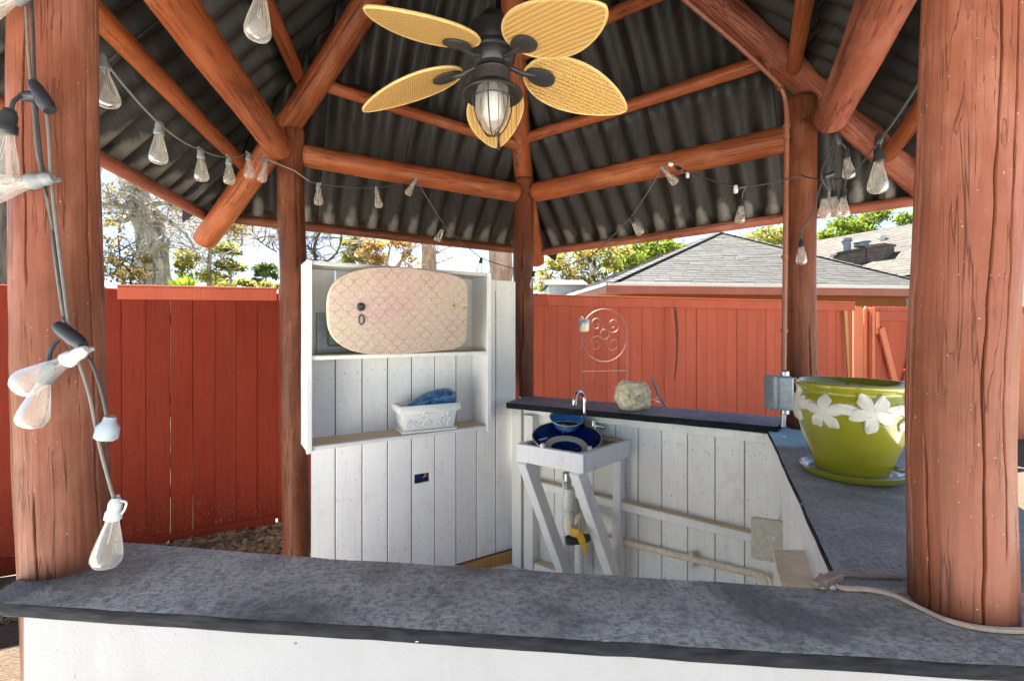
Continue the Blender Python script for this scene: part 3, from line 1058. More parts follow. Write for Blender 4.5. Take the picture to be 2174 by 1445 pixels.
# hanging corner flaps of sheet metal at the eave corners
for p, s_ in ((at(398, 452, 3.60), 1), (at(1160, 540, 4.86), -1)):
    mb = MB()
    mb.add([p + Vector((-.04, 0, .03)), p + Vector((.12, .0, .04)), p + Vector((.09 if s_ < 0 else -.04, 0, -.07)), p + Vector((-.04, .012, .03)), p + Vector((.12, .012, .04)), p + Vector((.09 if s_ < 0 else -.04, .012, -.07))],
           [(0, 1, 2), (5, 4, 3), (0, 3, 4, 1), (1, 4, 5, 2), (2, 5, 3, 0)])
    mb.build('sheet_corner', 'roof', gz)

# ------------------------------------------------------------------ bars
ZC = H - 0.578        # top of the front counter


def wavy(pts, step=0.06, amp=0.004, seed=0):
    out = []
    n = len(pts)
    for i in range(n):
        a, b = Vector(pts[i]), Vector(pts[(i + 1) % n])
        L = (b - a).length
        k = max(1, int(L / step))
        for j in range(k):
            p = a.lerp(b, j / k)
            q = (b - a).normalized()
            o = mn.noise((p.x * 7 + seed, p.y * 7, 0.5)) * amp
            out.append((p.x - q.y * o, p.y + q.x * o))
    return out


def slab(name, poly, z, th, mats, parent, seed, amp=0.004):
    """a counter slab with a wavering, slightly rounded edge"""
    pts = wavy(poly, 0.05, amp, seed)
    n = len(pts)
    cx = sum(p[0] for p in pts) / n
    cy = sum(p[1] for p in pts) / n
    mb = MB()
    rings = []

    def inset(k):
        o = []
        for i in range(n):
            a, b, c = Vector(pts[i - 1]), Vector(pts[i]), Vector(pts[(i + 1) % n])
            tg = (c - a).normalized()
            o.append((b.x - tg.y * k, b.y + tg.x * k))
        return o
    area = sum(pts[i][0] * pts[(i + 1) % n][1] - pts[(i + 1) % n][0] * pts[i][1] for i in range(n))
    sg = 1 if area > 0 else -1
    for k, zz in ((0.006, z - th), (0.001, z - th + 0.004), (0.0, z - th * 0.5), (0.0005, z - 0.005), (0.003, z - 0.001), (0.008, z)):
        rings.append([(x, y, zz + 0.0015 * mn.noise((x * 12, y * 12, seed))) for x, y in inset(k * sg)])
    vs_ = [p for r in rings for p in r]
    b = len(mb.v)
    mb.v += vs_
    for k in range(len(rings) - 1):
        for i in range(n):
            j = (i + 1) % n
            mb.f.append((k * n + i, k * n + j, k * n + n + j, k * n + n + i))
            mb.mi.append(1 if k < 4 else 0)
            mb.sm.append(True)
    mb.f.append(tuple((len(rings) - 1) * n + i for i in range(n)))
    mb.f.append(tuple(i for i in range(n - 1, -1, -1)))
    mb.mi += [0, 1]
    mb.sm += [False, False]
    return mb.build(name, mats, parent)


fb = thing('front_bar', 'white stucco bar front under a thick slate-grey painted counter slab', 'bar counter', (0, 1.0, 0))
front_poly = [(-1.078, 1.008), (0.271, 0.877), (0.86, 0.820), (1.45, 0.765), (1.47, 1.12), (0.90, 1.085), (0.739, 1.066), (0.20, 1.135), (-0.45, 1.21), (-1.052, 1.305), (-1.10, 1.30), (-1.16, 1.14), (-1.135, 1.035)]
slab('counter_slab', front_poly, ZC, 0.031, ['slate', 'edge'], fb, 1, 0.003)
mb = MB()
mb.prism([(-1.058, 1.034), (1.40, 0.795), (1.42, 1.02), (0.72, 1.04), (-1.03, 1.275)], 0.0, ZC - 0.031)
mb.build('stucco_wall', 'stucco', fb)
rb = thing('side_bar', 'cream boarded side bar with a blue-grey counter slab below the green planter', 'bar counter', (1.3, 1.9, 0))
right_poly = [(0.745, 1.08), (1.15, 1.02), (1.46, 1.06), (2.22, 2.78), (1.86, 3.02), (1.60, 3.00), (1.50, 2.80)]
slab('counter_slab', right_poly, ZC - 0.010, 0.028, ['slate_right', 'edge'], rb, 9, 0.003)
# inner boards of the side bar
d_in = Vector((1.50 - 0.739, 2.80 - 1.068, 0)).normalized()
n_in = Vector((d_in.y, -d_in.x, 0))
base_ = Vector((0.739, 1.068, 0)) + n_in * 0.045


def plank_mesh(name, w, th, h, mat, c=0.002):
    return MB().bbox((-w / 2, 0, 0), (w / 2, th, h), c).mesh(name, mat)


wall_side = MB()
wall_side.beam(base_ + n_in * 0.05 + d_in * 0.0, base_ + n_in * 0.05 + d_in * 1.86, 0.03, 2 * (ZC - 0.045), (0, 0, 1))
wall_side.build('frame_panel', 'cream', rb)
me = plank_mesh('plank', 0.160, 0.018, ZC - 0.045, 'cream')
qr = Quaternion((0, 0, 1), math.atan2(d_in.y, d_in.x))
for i in range(11):
    p = base_ + d_in * (0.08 + i * 0.168)
    link('plank', me, p, rb, Quaternion((0, 0, 1), math.atan2(d_in.y, d_in.x) + R(random.uniform(-.3, .3))))
mb = MB()
mb.beam(base_ - n_in * 0.012 + d_in * 0.25 + Vector((0, 0, ZC - 0.075)), base_ - n_in * 0.012 + d_in * 1.80 + Vector((0, 0, ZC - 0.075)), 0.02, 0.06)
mb.build('trim', 'cream', rb)

# back bar (between the middle and the right post)
bb = thing('back_bar', 'cream boarded back bar with a narrow dark counter behind the sink', 'bar counter', (0.8, 3.3, 0))
slab('counter_slab', [(-0.045, 3.665), (0.60, 3.285), (1.20, 2.945), (1.535, 2.755), (1.77, 3.06), (0.165, 4.06), (0.06, 3.95)], H - 0.558, 0.044, ['slate_back', 'edge'], bb, 4, 0.006)
W0 = Vector((1.60, 2.75, 0))
DW = Vector((-0.8, 0.6, 0))
NW = Vector((-0.6, -0.8, 0))       # towards the camera
topz = H - 0.604
bnd = [0.06, 0.237, 0.4075, 0.576, 0.746, 0.911, 1.079, 1.256, 1.425, 1.59, 1.74, 1.852, 1.935]
angw = math.atan2(0.6, -0.8)
for i in range(len(bnd) - 1):
    a, b = bnd[i], bnd[i + 1]
    w_ = (b - a) - 0.0055
    mb = MB().bbox((-w_ / 2, -0.018, 0), (w_ / 2, 0, topz + random.uniform(-.004, 0)), 0.0025)
    me = mb.mesh('plank', 'cream')
    c_ = W0 + DW * ((a + b) / 2)
    # local y points away from the camera
    o = link('plank', me, c_ - NW * 0.0 + Vector((0, 0, 0.01)), bb, Quaternion((0, 0, 1), angw))
mb = MB()
mb.beam(W0 - NW * 0.040 + Vector((0, 0, topz * 0.5)), W0 + DW * 1.93 - NW * 0.040 + Vector((0, 0, topz * 0.5)), 0.03, topz - 0.02)
mb.build('backing_panel', 'cream', bb)


def wp(u, out, z):
    return W0 + DW * u + NW * out + Vector((0, 0, z))


mb = MB()
mb.beam(wp(0.08, 0.030, topz - 0.032), wp(1.90, 0.030, topz - 0.032), 0.028, 0.060)
mb.build('trim', 'cream', bb)
mb = MB()
mb.beam(wp(0.05, 0.041, H - 1.225), wp(1.79, 0.041, H - 1.205), 0.075, 0.052)
mb.build('rail', 'cream', bb)
mb = MB()
mb.beam(wp(0.06, 0.046, H - 1.1955), wp(1.78, 0.046, H - 1.1755), 0.062, 0.006)
mb.build('dust_layer', 'dusty', bb)
mb = MB()
mb.beam(wp(1.775, 0.045, 0.02), wp(1.775, 0.045, topz - 0.065), 0.085, 0.09, NW)
mb.build('stud', 'cream', bb)
mb = MB()
mb.beam(wp(1.31, 0.045, 0.045), wp(1.725, 0.045, 0.045), 0.085, 0.075)
mb.build('sole_plate', 'cream', bb)
mb = MB()
mb.beam(wp(1.32, 0.045, 0.086), wp(1.715, 0.045, 0.086), 0.07, 0.006)
mb.build('dust_layer', 'dusty', bb)
mb = MB()
mb.beam(wp(1.90, 0.03, 0.0), wp(1.90, 0.03, topz - 0.01), 0.09, 0.09, NW)
mb.build('corner_stud', 'cream', bb)

# ------------------------------------------------------------------ board wall with the shelf box (between the left and the middle post)
L0 = Vector((-1.328, 3.15, 0))
DL = Vector((0.852, 0.524, 0)).normalized()
NL = Vector((0.524, -0.852, 0)).normalized()


def lp(u, out, z):
    return L0 + DL * u + NL * out + Vector((0, 0, z))


bw = thing('board_wall', 'tall white vertical-board wall between the left and middle back posts', 'wall', tuple(lp(0.8, 0, 0)))
angl = math.atan2(DL.y, DL.x)
ub = [0.0, 0.155, 0.3337, 0.513, 0.6917, 0.873, 1.0505, 1.229, 1.405, 1.597]
zb0 = H - 1.815
for i in range(9):
    a, b = ub[i], ub[i + 1]
    w_ = b - a - 0.007
    top = H + 0.405 + random.uniform(-.004, .004)
    bot = zb0 + random.uniform(-.01, .01) if i < 6 else zb0
    if i == 4:                       # this board has the outlet cut out of it
        z0_, z1_ = H - (1024 - 700) * 3.56 / F, H - (1004 - 700) * 3.56 / F
        mb = MB()
        hw = w_ / 2
        xa, xb = -hw + 0.018, hw - 0.035
        mb.box((-hw, 0, bot), (hw, 0.02, z0_)).box((-hw, 0, z1_), (hw, 0.02, top))
        mb.box((-hw, 0, z0_), (xa, 0.02, z1_)).box((xb, 0, z0_), (hw, 0.02, z1_))
    else:
        mb = MB().bbox((-w_ / 2, 0, bot), (w_ / 2, 0.02, top), 0.0025)
    link('plank', mb.mesh('plank', 'white'), lp((a + b) / 2, 0, 0), bw, Quaternion((0, 0, 1), angl))
mb = MB()
for z_ in (0.35, 1.25, 2.1):
    mb.beam(lp(0.02, -0.045, z_), lp(1.57, -0.045, z_), 0.04, 0.09)
mb.build('batten', 'cab_grey', bw)
mb = MB()  # dark panel added behind the boards to block sun through the plank gaps
mb.beam(lp(0.005, -0.012, 1.02), lp(0.705, -0.012, 1.02), 0.012, 1.9)
mb.beam(lp(0.845, -0.012, 1.02), lp(1.585, -0.012, 1.02), 0.012, 1.9)
mb.beam(lp(0.706, -0.012, 1.42), lp(0.844, -0.012, 1.42), 0.012, 1.10)
mb.beam(lp(0.706, -0.012, 0.36), lp(0.844, -0.012, 0.36), 0.012, 0.60)
mb.beam(lp(0.02, -0.012, 2.10), lp(1.55, -0.012, 2.10), 0.0115, 0.24)
mb.build('backing_panel', 'log_dark', bw)
# recess box behind the cut-out
ob = thing('outlet_box', 'blue electrical outlet box sunk in the white board wall', 'outlet box', tuple(lp(0.79, -0.03, H - 1.10)))
zc_ = (H - (1014 - 700) * 3.56 / F)
u0_, u1_ = ub[4] + 0.022, ub[5] - 0.038
mb = MB()
mb.beam(lp(u0_ - .01, -0.075, zc_), lp(u1_ + .01, -0.075, zc_), 0.006, 0.095)
mb.beam(lp(u0_ - .006, -0.048, zc_), lp(u0_ - .0105, -0.048, zc_), 0.05, 0.09)
mb.beam(lp(u1_ + .006, -0.048, zc_), lp(u1_ + .0105, -0.048, zc_), 0.05, 0.09)
mb.beam(lp(u0_ - .005, -0.048, zc_ + .043), lp(u1_ + .005, -0.048, zc_ + .043), 0.05, 0.006)
mb.beam(lp(u0_ - .005, -0.048, zc_ - .043), lp(u1_ + .005, -0.048, zc_ - .043), 0.05, 0.006)
mb.build('box', 'outlet_blue', ob)
mb = MB()
mb.tube(smooth_path([lp(0.80, -0.07, zc_ + .02), lp(0.805, -0.03, zc_ + .025), lp(0.81, -0.02, zc_ + .01), lp(0.80, -0.05, zc_ - .01)], 5), 0.006, 6)
mb.build('wire_nut', 'copper', ob)

sh = thing('shelf_box', 'large open white shelf box holding the bodyboard, hung on the board wall', 'shelf unit', tuple(lp(0.57, 0.12, H - 0.744)))
zt, zb_ = H + 0.427, H - 0.744
ua_, ub_ = -0.062, 1.212
DP = 0.25
TH = 0.026
mb = MB()
mb.beam(lp(ua_ + .013, 0.128, zb_), lp(ua_ + .013, 0.128, zt), DP - 0.005, TH, DL)
mb.build('side_panel', 'white', sh)
mb = MB()
mb.beam(lp(ub_ - .013, 0.128, zb_), lp(ub_ - .013, 0.128, zt), DP - 0.005, TH, DL)
mb.build('side_panel', 'white', sh)
mb = MB()
mb.beam(lp(ua_ + TH + .001, 0.128, zt - TH / 2 - .002), lp(ub_ - TH - .001, 0.128, zt - TH / 2 - .002), DP - 0.009, TH)
mb.build('top_board', 'cab_grey', sh)
for z_, nm in ((H - 0.160, 'shelf'), (H - 0.715, 'shelf')):
    mb = MB()
    mb.beam(lp(ua_ + TH + .001, 0.128, z_ - TH / 2), lp(ub_ - TH - .001, 0.128, z_ - TH / 2), DP - 0.009, TH)
    o_ = mb.build(nm, 'white', sh)
    mb = MB()
    mb.beam(lp(ua_ + TH + .004, 0.120, z_ + 0.002), lp(ub_ - TH - .004, 0.120, z_ + 0.002), DP - 0.035, 0.003, c=0.0008)
    mb.build('dust_layer', 'dusty', o_)
# face trim strips on the front edge of the box
for u_ in (ua_ + .013, ub_ - .013):
    mb = MB()
    mb.beam(lp(u_, DP + 0.006, zb_ - .01), lp(u_, DP + 0.006, zt), 0.012, 0.034, DL)
    mb.build('face_trim', 'white', sh)
# framed dark picture tile behind the bodyboard
pf = thing('picture_frame', 'small weathered grey panel half hidden behind the bodyboard', 'panel', tuple(lp(0.16, 0.02, H - 0.157)))
mb = MB()
mb.beam(lp(0.03, 0.020, H - 0.02), lp(0.42, 0.020, H - 0.02), 0.024, 0.27)
mb.build('panel', 'box_grey', pf)
mb = MB()
for z_ in (H + 0.045, H - 0.105):
    mb.beam(lp(0.10, 0.037, z_), lp(0.30, 0.037, z_), 0.01, 0.014)
for u_ in (0.10, 0.30):
    mb.beam(lp(u_, 0.0375, H - 0.098), lp(u_, 0.0375, H + 0.038), 0.011, 0.014, DL)
mb.build('molding', 'socket_grey', pf)
mb = MB()
mb.beam(lp(0.145, 0.036, H - 0.03), lp(0.22, 0.036, H - 0.03), 0.008, 0.07)
mb.build('leaf_relief', 'raw_wood', pf)

# bodyboard
bo = thing('bodyboard', 'worn pink-cream bodyboard with a fish scale print leaning in the shelf box', 'bodyboard', tuple(lp(0.6, 0.14, H - 0.157)))


def board_outline(n=64):
    pts_ = []
    Lh, Hh = 0.472, 0.288
    for i in range(n):
        a = 2 * PI * i / n
        ca, sa = math.cos(a), math.sin(a)
        e = 8.0 if ca > 0 else 3.2
        r = (abs(ca) ** e + abs(sa) ** e) ** (-1 / e)
        x, y = Lh * r * ca, Hh * r * sa
        if ca > 0:
            y *= 1.0 - (0.20 if sa > 0 else 0.03) * (x / Lh) ** 1.4
        else:
            y *= 1.0 - 0.10 * (-x / Lh) ** 3
        pts_.append((x, y))
    return pts_


ol = board_outline()
n_ = len(ol)
mb = MB()
rings = []
for k, y_ in ((0.955, -0.030), (0.985, -0.026), (1.0, -0.014), (1.0, 0.010), (0.985, 0.022), (0.955, 0.026)):
    rings.append([(x * k, y_, z * k) for x, z in ol])
mb.v += [p for r in rings for p in r]
for k in range(5):
    for i in range(n_):
        j = (i + 1) % n_
        mb.f.append((k * n_ + i, k * n_ + j, k * n_ + n_ + j, k * n_ + n_ + i))
        mb.mi.append(0 if k < 1 else 1)
        mb.sm.append(True)
mb.f.append(tuple(range(n_ - 1, -1, -1)))
mb.f.append(tuple(5 * n_ + i for i in range(n_)))
mb.mi += [0, 1]
mb.sm += [False, False]
me = mb.mesh('deck', ['bodyboard', 'foam_edge'])
qb = Quaternion((0, 0, 1), angl + R(-1.5)) @ Quaternion((1, 0, 0), R(7)) @ Quaternion((0, 1, 0), R(-2.0))
bc = at(853, 659, 3.17)
link('deck', me, bc, bo, qb)


def onboard(x, z, out=0.031):
    return bc + qb @ Vector((x, -out, z))


mb = MB()
mq = Matrix.Translation(onboard(-0.27, 0.03)) @ qb.to_matrix().to_4x4() @ Matrix.Rotation(R(90), 4, 'X')
mb.lathe([(0.0, 0.008), (0.020, 0.007), (0.027, 0.002), (0.027, -0.002)], 16, mat=mq)
mb.build('leash_plug', 'black', bo)
mb = MB()
lpth = [onboard(-0.27 + 0.016 * math.sin(a), -0.02 - 0.035 * (1 - math.cos(a)) * 0.9, 0.036) for a in [2 * PI * i / 12 for i in range(13)]]
mb.tube(lpth, 0.004, 6)
mb.build('leash_loop', 'black', bo)
for x_, z_, m_ in ((0.36, 0.03, 'raw_wood'), (0.44, 0.015, 'plug')):
    mb = MB()
    mb.lathe([(0.0, 0.005), (0.009, 0.004), (0.013, 0.0)], 10, mat=Matrix.Translation(onboard(x_, z_)) @ qb.to_matrix().to_4x4() @ Matrix.Rotation(R(90), 4, 'X'))
    mb.build('rivet', m_, bo)

# trough planter with the blue whale
tp_c = lp(0.745, 0.155, H - 0.711)
tp = thing('trough_planter', 'white relief-moulded trough planter on the lower shelf', 'planter', tuple(tp_c))
qz = Matrix.Translation(tp_c) @ Matrix.Rotation(angl + R(-3), 4, 'Z')


def rect_ring(w, d, z, r=0.012, k=3):
    o = []
    for sx_, sy_, a0 in ((1, 1, 0), (-1, 1, 90), (-1, -1, 180), (1, -1, 270)):
        for j in range(k):
            a = R(a0 + 90 * j / (k - 1))
            o.append((sx_ * (w / 2 - r) + r * math.cos(a), sy_ * (d / 2 - r) + r * math.sin(a), z))
    return o


mb = MB()
loft(mb, [rect_ring(.36, .145, .012), rect_ring(.37, .150, .016), rect_ring(.405, .175, .140), rect_ring(.445, .20, .143), rect_ring(.452, .206, .15), rect_ring(.452, .206, .182), rect_ring(.445, .20, .190), rect_ring(.415, .17, .190), rect_ring(.40, .155, .165)], qz)
o_body = mb.build('body', 'plaster', tp)
mb = MB()
loft(mb, [rect_ring(.395, .17, .0), rect_ring(.405, .18, .004), rect_ring(.41, .185, .014), rect_ring(.40, .175, .0185), rect_ring(.36, .14, .0185)], qz)
mb.build('saucer', 'plaster', tp)
mb = MB()
rr = random.Random(4)
for side in (0, 1):                      # moulded vine scrolls, raised on the sides
    span = .33 if side == 0 else .12
    for k in range(30 if side == 0 else 12):
        cx_ = rr.uniform(-span / 2, span / 2)
        cz_ = rr.uniform(.035, .125)
        rad_ = rr.uniform(.010, .022)
        a0 = rr.uniform(0, 6)
        pts_ = []
        for j in range(8):
            a = a0 + j * 0.55
            r_ = rad_ * (1 - j / 11)
            x_, z_ = cx_ + r_ * math.cos(a), min(.132, max(.026, cz_ + r_ * math.sin(a)))
            off = .0755 + (z_ - .016) * .1 + .001
            if side == 0:
                p = Vector((x_, -off, z_))
            else:
                p = Vector((-(.186 + (z_ - .016) * .14), x_, z_))
            pts_.append(qz @ p)
        mb.tube(pts_, [0.0042] * 7 + [0.002], 5)
mb.build('relief', 'plaster', tp)['kind'] = 'stuff'

wh = thing('whale_ornament', 'glossy blue whale-shaped ornament lying in the white trough planter', 'ornament', tuple(tp_c + Vector((0, 0, .15))))
mb = MB()
prof = [(-0.20, .000, .012, .010), (-0.17, .006, .026, .018), (-0.12, .020, .044, .034), (-0.05, .040, .060, .054), (0.03, .055, .068, .066), (0.10, .062, .068, .070), (0.155, .064, .060, .062), (0.19, .062, .042, .042), (0.205, .060, .014, .014)]
rg = []
for x_, zc2, ry, rz in prof:
    rg.append([(x_ + .025, ry * math.cos(a), .175 + zc2 * 0.9 - .01 + rz * math.sin(a)) for a in [2 * PI * i / 16 for i in range(16)]])
loft(mb, rg, qz, smooth=True)
mb.build('body', 'whale', wh)
mb = MB()
for s_ in (-1, 1):
    rg = [[(-.185 + .025 + dx, s_ * y_ + dy, .178 + dz) for dx, dy, dz in ((-.012 * k, 0, .006), (.016 * k, 0, .006), (.016 * k, 0, -.004), (-.012 * k, 0, -.004))] for y_, k in ((.0, 1.6), (.03, 1.3), (.052, .5))]
    loft(mb, rg, qz)
mb.build('tail_fluke', 'whale', wh)
mb = MB()
rg = [[(.02 + x_, -.062 - y_ * .5, .22 - y_ + dz) for x_, dz in ((-.02 * k, 0), (.025 * k, .004), (.02 * k, -.006))] for y_, k in ((0, 1), (.02, 1.1), (.045, .4))]
loft(mb, rg, qz)
mb.build('fin', 'whale', wh)
mb = MB()
rr = random.Random(8)
for k in range(14):
    c_ = Vector((rr.uniform(-.19, -.05), rr.uniform(-.07, .07), .172 + rr.uniform(0, .012)))
    s_ = rr.uniform(.007, .014)
    loft(mb, [rect_ring(s_, s_, -s_ / 2, s_ * .3), rect_ring(s_ * 1.4, s_ * 1.4, 0, s_ * .5), rect_ring(s_, s_, s_ / 2, s_ * .3)], qz @ Matrix.Translation(c_))
tag(mb.build('pebble_fill', 'rock'), 'small pale pebbles filling the white trough planter', 'pebbles', kind='stuff')

# plank offcut on the floor below the board wall
mb = MB()
mb.beam(at(975, 1213, 3.72), at(1096, 1178, 3.93), 0.035, 0.095)
tag(mb.build('wood_offcut', 'raw_wood'), 'bare orange wood offcut lying at the foot of the white board wall', 'wood')
# dead leaves by the corner stud
rr = random.Random(5)
for i in range(7):
    px_, py_ = rr.uniform(1096, 1135), rr.uniform(1192, 1204)
    p = at(px_, py_, 1.9 * F / (py_ - 700))
    p.z = 0.004 + 0.002 * i
    mb = MB()
    ln_, wd_ = rr.uniform(.03, .05), rr.uniform(.012, .02)
    a = rr.uniform(0, 6)
    m4 = Matrix.Translation(p) @ Matrix.Rotation(a, 4, 'Z')
    top_ = [(-ln_, 0, .004), (0, -wd_, .001), (ln_, 0, .012), (0, wd_, .006)]
    vs_ = [m4 @ Vector(q) for q in top_] + [m4 @ (Vector(q) + Vector((0, 0, -.0015))) for q in top_]
    mb.add(vs_, [(0, 1, 2, 3), (7, 6, 5, 4), (0, 4, 5, 1), (1, 5, 6, 2), (2, 6, 7, 3), (3, 7, 4, 0)])
    tag(mb.build('dead_leaf', 'leaf_brown'), 'curled brown dead leaf, one of a few on the floor beside the corner stud', 'leaf', 'dead leaves by the corner')

# ------------------------------------------------------------------ sink stand
ZS = H - 0.763
cF, cL_, cR_ = Vector((0.435, 2.917, 0)), Vector((0.028, 3.207, 0)), Vector((0.826, 3.330, 0))
cB = cL_ + (cR_ - cF)
st = thing('sink_stand', 'white timber sink stand with two slanting braces against the back bar', 'stand', tuple((cF + cB) / 2))
HB = 0.118


def apron(a, b):
    mb = MB()
    mb.beam(a + Vector((0, 0, ZS - HB / 2)), b + Vector((0, 0, ZS - HB / 2)), 0.036, HB)
    return mb.build('apron', 'white', st)


eF = (cL_ - cF).normalized()
eR = (cR_ - cF).normalized()
apron(cF + eR * .018 - eF * .0, cL_ + eR * .018)
apron(cF + eF * .0185 + eR * .037, cR_ + eF * .0185)
apron(cL_ - eF * .0185 + eR * .037, cB - eF * .0185 - eR * .02)
mb = MB()
mb.beam((cR_ - eR * .03).lerp(cF, 0.0) + eF * .06 + Vector((0, 0, ZS - .008)), cB - eR * .03 - eF * .05 + Vector((0, 0, ZS - .008)), 0.085, 0.022)
mb.build('back_slat', 'dusty', st)
mb = MB()
mb.beam((cF + cL_) / 2 + eR * .05 + Vector((0, 0, ZS - .128)), (cB + cR_) / 2 - eR * .03 + Vector((0, 0, ZS - .128)), 0.44, 0.012)
mb.build('deck_board', 'dusty', st)
# wall legs
mb = MB()
mb.beam(cR_ + eF * .06 - eR * .045 + Vector((0, 0, 0.0)), cR_ + eF * .06 - eR * .045 + Vector((0, 0, ZS - HB * .35)), 0.085, 0.06, eF)
mb.build('leg', 'white', st)
mb = MB()
mb.beam(cB - eF * .06 - eR * .055, cB - eF * .06 - eR * .055 + Vector((0, 0, ZS - HB * .35)), 0.085, 0.085, eF)
mb.build('leg', 'white', st)
# slanting braces
for a, b in ((cF + eF * .055 + eR * .02, cR_ + eF * .06 - eR * .06), (cL_ - eF * .055 + eR * .02, cB - eF * .06 - eR * .11)):
    mb = MB()
    mb.beam(a + Vector((0, 0, ZS - HB + .01)), b + Vector((0, 0, 0.10)), 0.075, 0.085, eR)
    mb.build('brace', 'white', st)

# the sink: a glazed basin sitting tilted in the stand
sk_c = at(1203, 929, 3.27)
sk = thing('sink_basin', 'navy and cream glazed round sink basin tilted in the white stand', 'sink', tuple(sk_c))
tilt = Matrix.Translation(sk_c + Vector((0, .0, .0))) @ Matrix.Rotation(R(14), 4, 'X')
mb = MB()
prof = [(0.02, -.120), (0.12, -.115), (0.20, -.075), (0.226, -.012), (0.238, -.002), (0.240, .007), (0.233, .012), (0.225, .008), (0.216, -.002), (0.205, -.030), (0.178, -.052), (0.150, -.060), (0.143, -.054), (0.136, -.056), (0.112, -.074), (0.107, -.078), (0.080, -.098), (0.03, -.108), (0.0, -.109)]
mis = [3, 3, 3, 3, 1, 1, 1, 1, 0, 0, 0, 2, 2, 2, 2, 0, 0, 0]
mb.lathe(prof, 56, mat=tilt, mis=mis)
mb.build('basin', ['navy', 'rim_dark', 'cream_glaze', 'rim_dark'], sk)
mb = MB()
pts_ = [tilt @ Vector((.2365 * math.cos(a), .2365 * math.sin(a), .0115)) for a in [2 * PI * i / 48 for i in range(49)]]
mb.tube(pts_, 0.0035, 6)
mb.build('rim_line', 'cream_glaze', sk)
for px_, py_ in ((1152, 946), (1252, 952)):
    mb = MB()
    c_ = at(px_, py_, 3.07)
    mb.lathe([(0.0, .018), (.012, .016), (.018, .004), (.014, -.012)], 10, mat=Matrix.Translation(c_))
    mb.build('clip', 'plaster', sk)
mb = MB()
c_ = tilt @ Vector((0.0, .19, .0))
mb.box((-.016, -.012, -.05), (.016, .012, .012), mat=Matrix.Translation(c_))
mb.build('overflow_bracket', 'steel', sk)
bl_c = at(1203, 887, 3.45)
bl = thing('blue_bowl', 'light blue glazed bowl with a white rim propped behind the sink', 'bowl', tuple(bl_c))
mb = MB()
m4 = Matrix.Translation(bl_c) @ Matrix.Rotation(R(19), 4, 'X')
mb.lathe([(0.0, -.09), (.06, -.088), (.10, -.05), (.122, 0.0), (.126, .004), (.122, .007), (.115, .0), (.095, -.04), (.055, -.072), (0.0, -.076)], 40, mat=m4, mis=[0, 0, 0, 1, 1, 1, 0, 0, 0])
mb.build('bowl', ['blue_glaze', 'cream_glaze'], bl)
fc = thing('faucet', 'chrome gooseneck faucet with one lever standing behind the sink', 'faucet', tuple(at(1241, 925, 3.52)))
mb = MB()
Yf = 3.325
mb.tube(smooth_path([at(1241, 916, 3.47), at(1241, 900, 3.43), at(1241, 882, 3.34), at(1241, 868, Yf), at(1241, 855, Yf), at(1239, 840, Yf), at(1231, 832, Yf - .03), at(1223, 838, Yf - .07), at(1220, 850, Yf - .09)], 6), 0.0125, 12)
mb.build('spout', 'chrome', fc)
mb = MB()
mb.lathe([(0.013, .02), (.019, .015), (.021, -.01), (.016, -.022), (0, -.022)], 14, mat=Matrix.Translation(at(1220, 853, Yf - .09)))
mb.build('nozzle', 'chrome', fc)
mb = MB()
mb.lathe([(0.0, .045), (.018, .04), (.022, .0), (.026, -.05)], 14, mat=Matrix.Translation(at(1260, 904, 3.44)))
mb.build('valve', 'chrome', fc)
mb = MB()
mb.tube([at(1260, 902, 3.44), at(1268, 904, 3.42), at(1280, 906, 3.41), at(1285, 907, 3.41)], [.010, .009, .015, .010], 10)
mb.build('lever', 'chrome', fc)
mb = MB()
mb.lathe([(0.0, .0), (.055, .0), (.06, -.008), (.06, -.016)], 18, mat=Matrix.Translation(at(1248, 918, 3.47)))
mb.build('base_plate', 'chrome', fc)

# drain pipes below the sink
dp = thing('drain_pipe', 'aged plastic drain trap hanging below the sink', 'pipe', tuple(at(1205, 1120, 3.2)))
Yd = 3.20
mb = MB()
mb.lathe([(.0, .0), (.032, .0), (.032, -.05), (.027, -.055), (.024, -.06), (.024, -.13)], 16, mat=Matrix.Translation(at(1205, 1003, Yd)))
mb.build('tailpiece', 'steel', dp)
mb = MB()
mb.tube([at(1206, 1036, Yd), at(1207, 1045, Yd), at(1206, 1075, Yd), at(1206, 1086, Yd)], [.030, .037, .036, .024], 16)
mb.tube([at(1207, 1086, Yd), at(1207, 1098, Yd)], .034, 14)
mb.build('coupling', 'pvc_white', dp)
mb = MB()
mb.tube(smooth_path([at(1208, 1098, Yd), at(1208, 1112, Yd), at(1212, 1126, Yd), at(1222, 1128, Yd + .03), at(1232, 1120, Yd + .06), at(1236, 1108, Yd + .09), at(1233, 1098, Yd + .15)], 5), 0.038, 14)
mb.build('trap', 'pvc', dp)
mb = MB()
mb.tube([at(1229, 1110, Yd + .22), at(1229, 1216, Yd + .22)], 0.034, 12)
mb.tube([at(1229, 1098, Yd + .22), at(1229, 1112, Yd + .22)], 0.042, 12)
mb.build('standpipe', 'pvc_white', dp)
mb = MB()
mb.tube(smooth_path([at(1243, 1058, Yd + .05), at(1238, 1080, Yd + .02), at(1231, 1110, Yd - .03), at(1230, 1125, Yd - .05)], 5), 0.007, 8)
mb.build('supply_line', 'steel', dp)
vv = thing('hose_valve', 'black garden hose valve with a yellow lever on the drain pipe', 'valve', tuple(at(1222, 1145, 3.10)))
mb = MB()
mb.tube([at(1201, 1146, 3.10), at(1206, 1146, 3.10), at(1218, 1146, 3.10), at(1236, 1143, 3.13), at(1248, 1141, 3.16)], [.026, .032, .030, .033, .026], 14)
mb.tube([at(1210, 1146, 3.10), at(1210, 1156, 3.09)], .02, 10)
mb.build('body', 'black', vv)
mb = MB()
